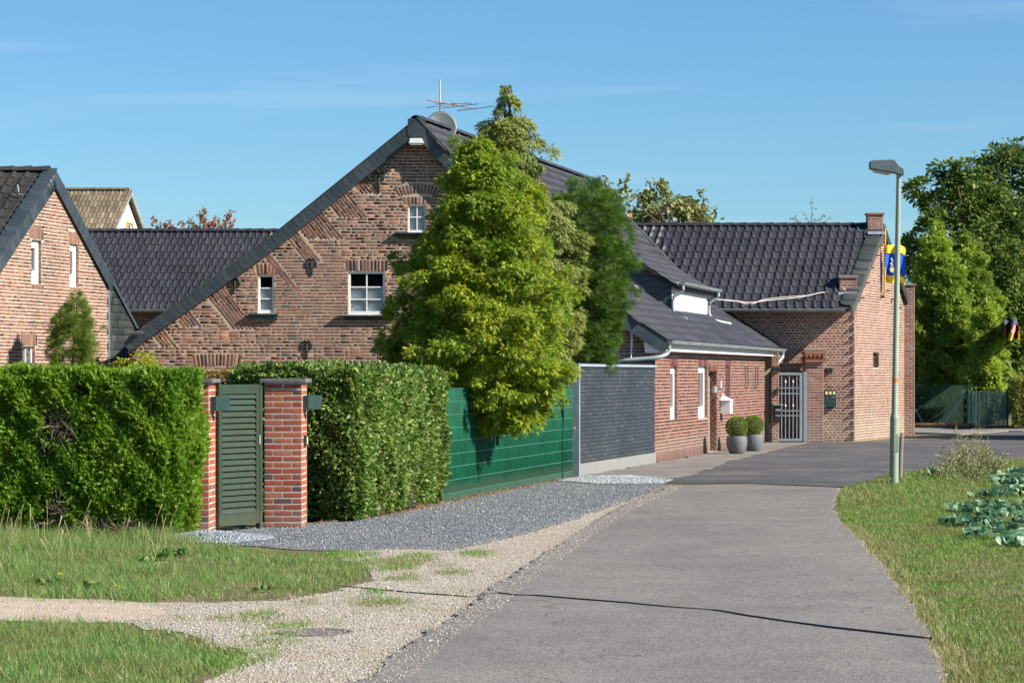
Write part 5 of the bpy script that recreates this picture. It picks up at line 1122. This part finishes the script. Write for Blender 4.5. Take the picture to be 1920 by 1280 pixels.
hedge('copper_hedge', 'low bronze-leaved hedge seen over the louvred gate', [(-4.7, 38.4), (-3.5, 38.4), (-3.5, 39.3), (-4.7, 39.3)], .05, 2.0, m_beech, LEAF4, 1100, .06, 23, .05)
m_yshrub = leaf_mat('golden_leaf', [(0, (.20, .26, .02)), (.5, (.36, .38, .03)), (1, (.5, .46, .06))], None, 1, .35)
outline_tree('golden_shrub', (-6.3, 45, 0), 'small golden-yellow shrub peeping over the conifer hedge', 'shrub', [(664, 238, 262), (674, 218, 284), (690, 208, 300), (760, 205, 305), (860, 230, 280)], 45, m_yshrub, LEAF4, pad=.16, npad=160, per=70, size=.07, seed=5, trunk_r=.04, limbs=5)
m_small = leaf_mat('young_conifer_leaf', [(0, (.06, .13, .02)), (.5, (.13, .24, .03)), (.85, (.28, .36, .05)), (1, (.40, .24, .05))], None, 1, .25)
outline_tree('young_conifer', (-9.07, 55, 0), 'small loose dark green conifer standing against the left brick gable', 'tree', [(546, 144, 147), (565, 132, 156), (590, 112, 168), (620, 98, 176), (650, 94, 180), (680, 92, 180), (760, 96, 176), (840, 115, 160)], 55, m_small, NEEDLE, pad=.16, npad=520, per=60, size=.085, droop=-.2, seed=6, trunk_r=.05, limbs=30, inner=.5)

# ================================================================== TREES
m_gold = leaf_mat('golden_cypress', [(0, (.06, .13, .012)), (.35, (.15, .25, .016)), (.62, (.34, .42, .02)), (.84, (.62, .62, .022)), (.95, (.70, .62, .03)), (1, (.46, .38, .22))], (.16, .27, .02), .9, .42, .55)
m_drop = leaf_mat('drooping_cypress', [(0, (.08, .13, .03)), (.4, (.17, .24, .045)), (.75, (.32, .37, .08)), (1, (.46, .42, .17))], (.22, .23, .03), 1.2, .3, .6)
m_yew = leaf_mat('dark_yew', [(0, (.035, .085, .012)), (.4, (.07, .15, .018)), (.8, (.13, .23, .028)), (1, (.24, .32, .04))], None, 1, .25)
outline_tree('golden_conifer', (-.95, 44.2, 0), 'big bushy yellow-green conifer hanging over the green strip fence', 'tree',
   [(788, 890, 975), (768, 855, 1005), (740, 800, 1045), (710, 728, 1070), (660, 702, 1072), (620, 700, 1076), (560, 722, 1074), (500, 742, 1068), (455, 760, 1052), (415, 798, 1035), (385, 822, 1020), (340, 838, 985), (300, 852, 955), (272, 864, 920), (256, 868, 882)], 44.0, m_gold, FAN6, pad=.27, npad=1050, per=120, size=.10, droop=.7, seed=31, trunk_r=.12, limbs=24, inner=.5, flat=.6, low=2.2)
outline_tree('tall_cypress', (-.3, 46.8, 0), 'tall greyish drooping cypress whose ragged tip rises highest behind the golden conifer', 'tree',
   [(156, 942, 954), (180, 936, 966), (215, 928, 976), (232, 896, 1006), (262, 888, 1006), (290, 890, 1012), (330, 890, 1016), (370, 895, 1028), (400, 905, 1078), (450, 910, 1102), (520, 915, 1108), (600, 915, 1095), (700, 910, 1075)], 46.8, m_drop, FAN6, pad=.24, npad=640, per=100, size=.09, droop=1.4, seed=32, trunk_r=.14, limbs=40, inner=.3)
outline_tree('dark_yew', (1.25, 55.0, 0), 'dark green yew between the golden conifer and the anthracite wall', 'tree',
   [(344, 1090, 1114), (372, 1046, 1148), (400, 1010, 1168), (450, 1005, 1184), (500, 1030, 1192), (560, 1030, 1184), (610, 1030, 1166), (650, 1040, 1152), (690, 1068, 1140), (716, 1078, 1110)], 54.6, m_yew, NEEDLE, pad=.24, npad=760, per=95, size=.09, droop=-.1, seed=33, trunk_r=.10, limbs=34, inner=.3)
m_dec = leaf_mat('walnut_leaf', [(0, (.035, .08, .016)), (.4, (.075, .14, .024)), (.75, (.14, .21, .034)), (.95, (.26, .30, .06)), (1, (.40, .30, .08))], (.12, .18, .03), .5, .3, .45)
m_con = leaf_mat('far_conifer', [(0, (.16, .26, .03)), (.4, (.30, .43, .045)), (.8, (.46, .58, .065)), (1, (.56, .56, .09))], (.13, .21, .03), .6, .3)
outline_tree('broad_tree', (17.6, 113, 0), 'broad leafy tree with ragged left edge beyond the two-tipped conifers', 'tree',
   [(303, 1775, 1800), (330, 1748, 1850), (355, 1722, 1880), (400, 1712, 1920), (460, 1702, 1950), (540, 1698, 1955), (620, 1700, 1950), (700, 1710, 1940), (730, 1740, 1900)], 113, m_dec, LEAF, pad=.85, npad=300, per=130, size=.24, droop=.5, seed=41, trunk_r=.35, limbs=24, inner=.3)
outline_tree('broad_tree', (21.9, 118, 0), 'tallest broad leafy tree at the right edge of the view', 'tree',
   [(258, 1856, 1866), (285, 1832, 1945), (310, 1815, 1990), (350, 1800, 2040), (420, 1790, 2070), (520, 1785, 2085), (620, 1800, 2080), (690, 1830, 2050)], 118, m_dec, LEAF, pad=.9, npad=360, per=130, size=.25, droop=.5, seed=42, trunk_r=.4, limbs=24, inner=.3)
outline_tree('garden_conifer', (15.9, 101.6, 0), 'conical garden conifer nearest the barn, behind the wire fence', 'tree',
   [(414, 1748, 1756), (450, 1736, 1772), (500, 1722, 1796), (560, 1712, 1812), (620, 1704, 1822), (680, 1702, 1828), (728, 1706, 1826)], 101.6, m_con, FAN6, pad=.36, npad=420, per=110, size=.20, droop=.0, seed=43, trunk_r=.15, limbs=10)
outline_tree('garden_conifer', (17.6, 102.4, 0), 'middle conical garden conifer with a bare leader, behind the wire fence', 'tree',
   [(440, 1815, 1822), (480, 1798, 1838), (540, 1780, 1856), (600, 1770, 1868), (660, 1766, 1874), (735, 1768, 1872)], 102.4, m_con, FAN6, pad=.34, npad=420, per=110, size=.20, droop=.0, seed=44, trunk_r=.15, limbs=10)
outline_tree('garden_conifer', (18.1, 99.8, 0), 'shortest conical garden conifer, drooping over the green screen netting', 'tree',
   [(560, 1846, 1852), (600, 1832, 1862), (650, 1818, 1872), (700, 1808, 1880), (738, 1812, 1872)], 99.8, m_con, FAN6, pad=.28, npad=260, per=100, size=.18, droop=.3, seed=45, trunk_r=.1, limbs=10)
m_pear = leaf_mat('pear_leaf', [(0, (.10, .15, .04)), (.4, (.22, .27, .08)), (.7, (.36, .38, .14)), (.93, (.42, .36, .16)), (1, (.45, .07, .04))], None, 1, .3, .4)
outline_tree('pear_tree', (5.7, 100, 0), 'pale green fruit tree rising behind the barn roof with upright shoots', 'tree',
   [(336, 1214, 1220), (350, 1210, 1246), (366, 1206, 1250), (374, 1186, 1290), (392, 1180, 1318), (420, 1172, 1330), (480, 1170, 1335), (540, 1200, 1300)], 100, m_pear, LEAF, pad=.40, npad=190, per=42, size=.24, droop=.7, seed=46, trunk_r=.15, limbs=14)
def shoot_tree(name, base, lines, m, tmpl, size, per, label, cat, mt=m_bark, lw=.015, seed=1):
    r = np.random.default_rng(seed); T = thing(name, base, label, cat); mb = MB(); P_ = []; b = Vector((base[0], base[1], 0)); Y = base[1]
    lo = max(q[1] for q in lines); node = P(np.mean([q[0] for q in lines]), lo + 25, Y); mb.tube([b, node], [.12, .05], 6)
    for (x0, y0, x1, y1) in lines:
        p0, p1 = P(x0, y0, Y), P(x1, y1, Y); mb.tube([node, p0, p0.lerp(p1, .5) + Vector((.05, 0, 0)), p1], [.04, lw * 1.6, lw, .006], 5)
        k = max(1, int(per * (p1 - p0).length)); t = r.uniform(0, 1.03, k)[:, None]; P_.append(np.array(p0) + (np.array(p1) - np.array(p0)) * t + r.normal(size=(k, 3)) * np.array([.16, .16, .1]) * (1.15 - t))
    pos = np.vstack(P_); D = r.normal(size=pos.shape); D[:, 2] -= .5
    scatter('crown', tmpl, pos, frames(D), size * r.uniform(.6, 1.2, len(pos)), m, T); mb.build('trunk', mt, T); return T
shoot_tree('fruit_tree', (3.5, 92, 0), [(1148, 378, 1136, 330), (1160, 376, 1178, 324), (1145, 372, 1128, 342), (1160, 385, 1150, 355), (1170, 400, 1176, 350)], m_pear, LEAF, .2, 45, 'small fruit tree showing only two leafy shoots above the yew', 'tree', seed=3)
shoot_tree('fruit_tree', (6.6, 98, 0), [(1320, 410, 1316, 356), (1300, 400, 1290, 368), (1335, 420, 1340, 388), (1255, 380, 1270, 372), (1225, 380, 1214, 338), (1240, 370, 1246, 338), (1196, 385, 1192, 360)], m_pear, LEAF, .2, 34, 'fruit tree of thin upright leafy shoots over the left end of the barn ridge', 'tree', seed=4)
m_redl = leaf_mat('autumn_leaf', [(0, (.30, .09, .04)), (.5, (.42, .16, .07)), (.85, (.30, .2, .08)), (1, (.14, .16, .04))], None, 1, .3)
shoot_tree('autumn_tree', (-15.6, 130, 0), [(300, 432, 285, 408), (320, 432, 318, 412), (345, 432, 340, 415), (365, 432, 355, 412), (380, 432, 383, 392), (392, 430, 372, 400), (400, 432, 405, 408), (410, 432, 435, 395), (425, 432, 440, 410), (330, 436, 305, 418), (390, 436, 360, 420), (370, 440, 400, 415)], m_redl, LEAF4, .2, 80, 'rusty-orange autumn tree top above the long outbuilding roof', 'tree', seed=5)
shoot_tree('sparse_tree', (14.5, 130, 0), [(1520, 425, 1521, 372), (1518, 420, 1505, 398), (1524, 420, 1545, 402), (1500, 425, 1490, 405), (1526, 425, 1560, 408), (1512, 425, 1480, 408)], m_pear, LEAF4, .15, 14, 'almost bare thin tree top beyond the barn ridge', 'tree', seed=6)
m_offt = m_dec
outline_tree('broad_tree', (19.3, 81.5, 0), 'broad tree outside the right edge shading the road', 'tree', [(560, 2100, 2190), (600, 2010, 2280), (660, 1975, 2315), (720, 1970, 2320), (780, 1985, 2300)], 81.5, m_dec, LEAF, pad=.8, npad=200, per=110, size=.36, seed=47, trunk_r=.25, limbs=8)

# ================================================================== RIGHT FENCE, HEDGE, FLAG
wf = thing('wire_fence', (15.8, 100, 0), 'green chain-link fence in front of the garden conifers', 'fence')
pa, pb, pc = Vector((14.75, 100.2)), Vector((16.85, 98.6)), Vector((18.0, 97.0)); hF = 1.56
for q in (pa, pa.lerp(pb, .02) - Vector((.18, 0)), pb): MB().tube([(q.x, q.y, 0), (q.x, q.y, hF + .03)], .03, 8).build('post', m_green, wf)
WF1 = Wall(pa, pb - pa); l1 = (pb - pa).length; mb = MB()
for k in range(-26, 44):
    for sgn in (1, -1):
        a0 = k * .085; a1 = a0 + hF * .75 * 1; z0_, z1_ = (0.0, hF) if sgn > 0 else (hF, 0.0)
        c0, c1 = max(a0, 0), min(a1, l1)
        if c1 > c0:
            t0, t1 = (c0 - a0) / (a1 - a0), (c1 - a0) / (a1 - a0); mb.tube([WF1.p(c0, z0_ + (z1_ - z0_) * t0), WF1.p(c1, z0_ + (z1_ - z0_) * t1)], .0035, 3, cap=False)
mb.build('chain_link', m_greenw, wf)['kind'] = 'stuff'
for a0, a1 in ((.1, .9), (l1 - .05, l1 - 1.1)): MB().tube([WF1.p(a0, 1.25, .03), WF1.p(a1, 0, .03)], .022, 6).build('brace', m_galv, wf)
for z_ in (.03, .8, hF): MB().tube([WF1.p(0, z_), WF1.p(l1, z_)], .006, 4).build('tension_wire', m_greenw, wf)
sn = thing('screen_fence', ((pb.x + pc.x) / 2, 97.8, 0), 'fence covered with faded blue-green screen netting', 'fence')
WF2 = Wall(pb, pc - pb); l2 = (pc - pb).length; mb = MB(); V = []; n_ = 90
m_net, nn_, ll_, bb_ = new_mat('screen_net'); bb_.inputs['Base Color'].default_value = (.10, .22, .19, 1); bb_.inputs['Roughness'].default_value = .8
tt_ = nn_.new('ShaderNodeBsdfTransparent'); ms_ = nn_.new('ShaderNodeMixShader'); ll_.new(ramp(nn_, ll_, noise(nn_, ll_, pos_node(nn_), 9, 5, .7, (1, 1, .12)), [(.35, (.15, .15, .15)), (.65, (.6, .6, .6))]), ms_.inputs[0]); ll_.new(bb_.outputs[0], ms_.inputs[1]); ll_.new(tt_.outputs[0], ms_.inputs[2]); ll_.new(ms_.outputs[0], nn_['Material Output'].inputs[0])
for i in range(n_ + 1):
    a_ = l2 * i / n_; d_ = .03 * math.sin(i * .7) + .02 * math.sin(i * 1.9)
    V += [WF2.p(a_, .02, d_), WF2.p(a_, 1.35 + .02 * math.sin(i * .4), d_ * .6)]
mb.add(V, [(2 * i, 2 * i + 2, 2 * i + 3, 2 * i + 1) for i in range(n_)]).build('netting', m_net, sn, smooth=True)
for a_ in (0.02, l2 / 2, l2): MB().tube([WF2.p(a_, 0, -.05), WF2.p(a_, 1.4, -.05)], .025, 6).build('post', m_green, sn)
for k in range(22): a_ = random.uniform(0, l2); MB().box(WF2.p(a_, .7, -.09), (.012, .012, 1.3)).build('reed', m_wood, sn)
m_yh = leaf_mat('privet_leaf', [(0, (.12, .15, .02)), (.5, (.24, .27, .03)), (1, (.38, .33, .06))], (.10, .16, .02), .8, .3)
hedge('privet_hedge', 'yellow-green privet hedge at the right edge beyond the road', [(17.75, 94.2), (23, 95.6), (23, 98), (18.3, 97.0)], .1, 1.82, m_yh, LEAF4, 420, .13, 24, .10)
under = [(14.7, 100.6), (17.2, 99.0), (18.2, 99.5), (15.5, 102)]
mk = hedge('ivy_shrub', 'dark leafy undergrowth close behind the chain-link fence', under, .05, 1.35, m_dec, LEAF, 300, .16, 25, .2, cat='shrub')
lf = pts_in([(14.8, 99.6), (16.9, 98.0), (17, 97.6), (14.6, 98.9)], 900, rng); scatter('fallen_leaves', LEAF4, np.column_stack([lf, np.full(len(lf), .13)]), frames(rng.normal(size=(len(lf), 3)) * np.array([1, 1, .3])), rng.uniform(.06, .12, len(lf)), leaf_mat('fallen_leaf', [(0, (.2, .1, .04)), (.6, (.32, .2, .08)), (1, (.4, .3, .12))]), None, 'stuff')
ground_piece('soil_strip', jag([(14.5, 99.0), (17.1, 97.6), (18.4, 96.2), (19, 98), (17, 101), (14.8, 102)], .05, .3, 9), .09, m_soil, .09)
lf = pts_in(g([(590, 984), (740, 968), (840, 945), (1060, 901), (1066, 897), (840, 935), (700, 965), (590, 976)]), 1500, rng); scatter('fallen_leaves', LEAF4, np.column_stack([lf, np.full(len(lf), .03)]), frames(rng.normal(size=(len(lf), 3)) * np.array([1, 1, .3])), rng.uniform(.02, .045, len(lf)), leaf_mat('dry_leaf', [(0, (.28, .12, .05)), (.6, (.36, .2, .09)), (1, (.42, .3, .14))]), None, 'stuff')
gf = thing('flag', P(1882, 690, 104), 'faded black, red and yellow striped flag on a thin garden pole', 'flag')
MB().tube([P(1880, 700, 104), P(1884.5, 598, 104)], .022, 6).build('pole', m_wood, gf)
cloth(1884, 1911, [(599, 611, m_kflag), (611, 624, m_rflag), (624, 638, m_yflag)], 104, gf, 'stripe', 2.2, .05, 12)
sf = thing('log_frame', P(1885, 700, 103), 'rough wooden gable frame of a garden shelter behind the privet hedge', 'shelter')
for q in ((1870, 690, 1885, 672), (1885, 672, 1902, 702), (1878, 706, 1888, 712), (1890, 700, 1880, 716)): MB().tube([P(q[0], q[1], 103), P(q[2], q[3], 103)], .05, 6).build('beam', m_wood, sf)
for px_ in (1870, 1902): MB().tube([P(px_, 696, 103), (P(px_, 696, 103).x, 103, 0)], .06, 6).build('post', m_woodd, sf)

# ================================================================== STREET LAMP, STAKE, PLANTERS
sb = G(1676, 907); lp = thing('street_lamp', (sb[0], sb[1], 0), 'grey-green street lamp with a flat blue-grey lantern head', 'street lamp'); X_, Y_ = sb
MB().tube([(X_, Y_, -.1), (X_ + .012, Y_, 1.20)], [.082, .080], 20).build('base_tube', m_mast, lp, smooth=True)
MB().tube([(X_ + .012, Y_, 1.20), (X_ + .014, Y_, 1.29), (X_ + .09, Y_, 5.64)], [.080, .058, .044], 20).build('mast', m_mast, lp, smooth=True)
MB().tube([(X_ + .0235, Y_, 1.84), (X_ + .025, Y_, 1.91)], [.0575, .0572], 20).build('reflective_band', m_orange, lp, smooth=True)
MB().box((X_ + .03, Y_ - .075, .75), (.09, .02, .32)).build('service_door', m_mast, lp, bevel=.004)
lx, lz = X_ + .09, 5.64
hd = [(-.51, .13), (-.51, .0), (.0, -.09), (.0, .06), (-.05, .15), (-.12, .165), (-.47, .15)]
V = [];
for s_, k in ((-.13, 1), (.13, 1)): V += [Vector((lx - .02 + x_, Y_ + s_ * (.9 if z_ > .1 else 1), lz + .06 + z_)) for x_, z_ in hd]
nH = len(hd); MB().add(V, [tuple(range(nH)), tuple(reversed(range(nH, 2 * nH)))] + [(i, i + nH, (i + 1) % nH + nH, (i + 1) % nH) for i in range(nH)]).build('lantern', m_lampb, lp, bevel=.012)
MB().prism([Vector((lx - .02, Y_ - .09, lz + .12)), Vector((lx + .08, Y_ - .09, lz + .06)), Vector((lx + .085, Y_ - .09, lz - .06)), Vector((lx - .03, Y_ - .09, lz - .04))], (0, .18, 0)).build('neck', m_lampb, lp, bevel=.01)
MB().tube([(lx - .48, Y_ - .09, lz + .03), (lx - .25, Y_ - .09, lz - .05), (lx - .19, Y_ - .09, lz - .03)], .008, 5).build('catch_wire', m_galv, lp)
MB().prism([Vector((lx - .49, Y_ - .11, lz + .04)), Vector((lx - .12, Y_ - .11, lz - .022)), Vector((lx - .20, Y_ - .08, lz - .045)), Vector((lx - .44, Y_ - .08, lz + .0))], (0, .2, 0)).build('lens', m_lens, lp)
sk = MB(); sk.tube([(7.32, 50.3, 0), (7.335, 50.3, .45), (7.36, 50.32, .88)], [.045, .04, .035], 7); tag(sk.build('wooden_stake', m_wood, None), 'weathered grey wooden stake leaning just behind the street lamp foot', 'stake')
m_box = leaf_mat('boxwood_leaf', [(0, (.08, .14, .018)), (.5, (.17, .26, .028)), (1, (.30, .37, .05))], None, 1, .25)
def planter(px, py, s, hb, label, seed, tall):
    x_, y_ = G(px, py); y_ += .24; T = thing('planter', (x_, y_, 0), label, 'planter', 'planters with box balls')
    mb = MB(); n = 40; prof = [(.0, .02), (.16, .02), (.19, .05), (.235, .16), (.258, .30), (.252, .40), (.235, .455), (.215, .455), (.20, .40), (0, .40)]
    V = [];
    for (rr, z_) in prof:
        for k in range(n): t = 2 * math.pi * k / n; q = rr * s * (1 + (.018 if k % 2 else -.012) * (rr > .17 and z_ < .44)); V.append((x_ + q * math.cos(t), y_ + q * math.sin(t), z_ * hb))
    mb.add(V, [(i * n + k, i * n + (k + 1) % n, (i + 1) * n + (k + 1) % n, (i + 1) * n + k) for i in range(len(prof) - 1) for k in range(n)]); mb.build('pot', m_planter, T, smooth=True)
    rr = np.random.default_rng(seed); n = 5200; d = rr.normal(size=(n, 3)); d /= np.linalg.norm(d, axis=1, keepdims=True); R_ = .262 * s * (1 + .05 * nz3(d * 2, 2, seed)) * rr.uniform(.86, 1.03, n)
    pos = np.array([x_, y_, .46 * hb + .215]) + d * R_[:, None] * np.array([1, 1, tall]); scatter('box_ball', LEAF4, pos, frames(d + rr.normal(size=(n, 3)) * .5), rr.uniform(.02, .038, n), m_box, T)
    o = MB().lathe((x_, y_, .46 * hb + .215), [(.001, -.21), (.14, -.16), (.2, 0), (.14, .16), (.001, .2)], 14); o.build('inner_stems', m_bark, T)
planter(1383, 852, 1.0, 1.0, 'nearer ribbed grey planter with a clipped box ball', 51, .95)
planter(1414, 847, .94, .98, 'farther ribbed grey planter, its box ball partly behind the first', 52, 1.05)
# ================================================================== GROUND DETAILS
hs_ = MB(); pts_ = [G(x_, y2) for x_, y2 in ((632, 1099), (700, 1106), (780, 1113), (850, 1118), (890, 1121), (905, 1119), (935, 1118), (968, 1122), (990, 1122), (1010, 1123), (1090, 1130), (1180, 1137), (1250, 1144), (1325, 1149), (1350, 1152), (1400, 1161), (1480, 1173), (1560, 1184), (1640, 1193), (1700, 1200), (1748, 1205))]
zz_ = [.012] * 5 + [.034] + [.034] * 15; rs_ = [.004, .006, .006, .006, .004, .006, .009, .008, .006, .009, .009, .009, .006, .004, .009, .010, .010, .012, .012, .011, .008]
hs_.tube([(q[0], q[1], z_) for q, z_ in zip(pts_, zz_)], rs_, 6); tag(hs_.build('ground_cable', m_cable, None, smooth=True), 'thin dark cable lying across the lane and the pale gravel', 'cable')
mc = G(590, 1187); mh = MB(); mh.lathe((mc[0], mc[1], 0), [(.30, .0), (.30, .014), (.27, .016), (.26, .010), (.0, .012)], 28); mo = mh.build('manhole_cover', mat('rusty_iron', (.17, .145, .125), .8, .4, 12, .5), None); tag(mo, 'dark iron manhole cover sunk in the pale gravel', 'manhole cover')
m_kale = leaf_mat('kale_leaf', [(0, (.07, .17, .085)), (.5, (.12, .25, .13)), (.9, (.20, .34, .19)), (1, (.36, .44, .2))], None, 1, .25, .4)
KL = (np.array([(0, 0, 0), (.22, .3, .10), (.42, .62, .02), (.26, .9, -.05), (0, 1, .06), (-.26, .92, -.03), (-.42, .6, .06), (-.2, .3, .09), (0, .55, -.03)]), np.array([(0, 1, 8), (1, 2, 8), (2, 3, 8), (3, 4, 8), (4, 5, 8), (5, 6, 8), (6, 7, 8), (7, 0, 8)]))
r = np.random.default_rng(61)
ks = [(1800, 985), (1828, 965), (1850, 990), (1870, 955), (1885, 1000), (1905, 965), (1925, 985), (1840, 1010), (1900, 1025), (1930, 1015), (1862, 972), (1812, 960), (1945, 950), (1890, 930), (1920, 930), (1860, 935), (1880, 905), (1908, 895), (1935, 905), (1900, 912), (1768, 893), (1960, 930)]
for i, q in enumerate(ks):
    x_, y_ = G(*q); n = 64; t = r.uniform(0, 6.28, n); pos = np.column_stack([x_ + r.normal(0, .11, n), y_ + r.normal(0, .16, n), np.full(n, .04)]); D = np.column_stack([np.cos(t), np.sin(t), r.uniform(.5, 2.2, n)])
    X_l = np.column_stack([-np.sin(t), np.cos(t), np.zeros(n)]); Dn = D / np.linalg.norm(D, axis=1, keepdims=True); R = np.stack([X_l, Dn, np.cross(X_l, Dn)], 2)
    far = q[1] < 935; o = scatter('kale_plant', KL, pos, R, r.uniform(.08, .15, n) * (1.3 if far else 1), m_kale, None)
    tag(o, 'blue-green kale plant, set apart at the far left of the patch' if i == 20 else ('pale kale plant in the farther row behind the tall weeds' if far else 'blue-green kale plant in the nearer dense patch on the right verge'), 'kale', 'kale plants on the right verge')
# tall weeds
m_weed = leaf_mat('weed_leaf', [(0, (.12, .16, .05)), (.5, (.22, .25, .09)), (.85, (.34, .3, .16)), (1, (.45, .35, .2))], None, 1, .3)
wd = [(1822, 880, .95), (1800, 885, .75), (1838, 888, .7), (1855, 884, .6), (1788, 892, .5), (1812, 898, .55), (1832, 905, .5), (1770, 900, .35), (1868, 890, .45)]
for i, (px, py, h_) in enumerate(wd):
    x_, y_ = G(px, py); T = thing('tall_weed', (x_, y_, 0), 'tallest seeding weed in the clump behind the kale' if i == 0 else 'straw-green seeding weed in the clump behind the kale', 'weed', 'tall weeds on the verge'); mb = MB(); P_ = []
    for k in range(9):
        dx, dy = r.normal() * .10, r.normal() * .12; hh_ = h_ * r.uniform(.6, 1.0); top = Vector((x_ + dx * 2, y_ + dy * 2, hh_)); mb.tube([(x_ + dx * .3, y_, 0), (x_ + dx, y_ + dy, hh_ * .6), top], [.006, .005, .003], 4)
        m_ = 46; t = r.uniform(.15, 1.02, m_)[:, None]; P_.append(np.array([x_ + dx * .3, y_, 0]) + (np.array(top) - np.array([x_ + dx * .3, y_, 0])) * t + r.normal(size=(m_, 3)) * np.array([.05, .05, .02]))
    mb.build('stem', mat('weed_stem', (.33, .3, .14), .8, .2, 8, 0) if i == 0 else bpy.data.materials['weed_stem'], T); pos = np.vstack(P_); D = r.normal(size=pos.shape); D[:, 2] += .8; scatter('leaves', LEAF4, pos, frames(D), r.uniform(.025, .07, len(pos)), m_weed, T)
m_dy = mat('dandelion_yellow', (.85, .62, .02), .7, .1, 30, 0)
for (px, py, l) in ((113, 1093, 'yellow dandelion in the left grass, nearest the footpath start'), (220, 1117, 'small yellow dandelion at the lower edge of the left grass'), (1670, 905, 'yellow dandelion at the foot of the street lamp')):
    x_, y_ = G(px, py + 4); T = thing('dandelion', (x_, y_, 0), l, 'flower'); mb = MB(); mb.tube([(x_, y_, 0), (x_, y_, .10)], .004, 5); mb.build('stem', m_weed, T)
    n = 40; t = r.uniform(0, 6.28, n); scatter('petals', LEAF4, np.tile([x_, y_, .10], (n, 1)), frames(np.column_stack([np.cos(t), np.sin(t), r.uniform(.1, 1.2, n)])), r.uniform(.022, .034, n), m_dy, T)
# broad weeds in the left grass
m_dock = leaf_mat('dock_leaf', [(0, (.06, .13, .03)), (.6, (.10, .20, .04)), (1, (.2, .26, .06))], None, 1, .3)
for i, (px, py, s_) in enumerate([(325, 1008, .22), (300, 1050, .18), (335, 1045, .14), (90, 1105, .16), (180, 1110, .13), (270, 1058, .12), (500, 1110, .08), (360, 1000, .2)]):
    x_, y_ = G(px, py); n = 22; t = r.uniform(0, 6.28, n); pos = np.column_stack([x_ + r.normal(0, .05, n), y_ + r.normal(0, .07, n), np.full(n, .02)]); D = np.column_stack([np.cos(t), np.sin(t), r.uniform(.3, 1.6, n)])
    o = scatter('dock_weed', KL, pos, frames(D), r.uniform(.4, .8, n) * s_, m_dock, None); tag(o, 'broad-leaved weed in the grass at the foot of the conifer hedge' if py < 1060 else 'low broad-leaved weed near the sandy footpath edge', 'weed', 'weeds under the conifer hedge' if py < 1060 else 'weeds by the footpath')
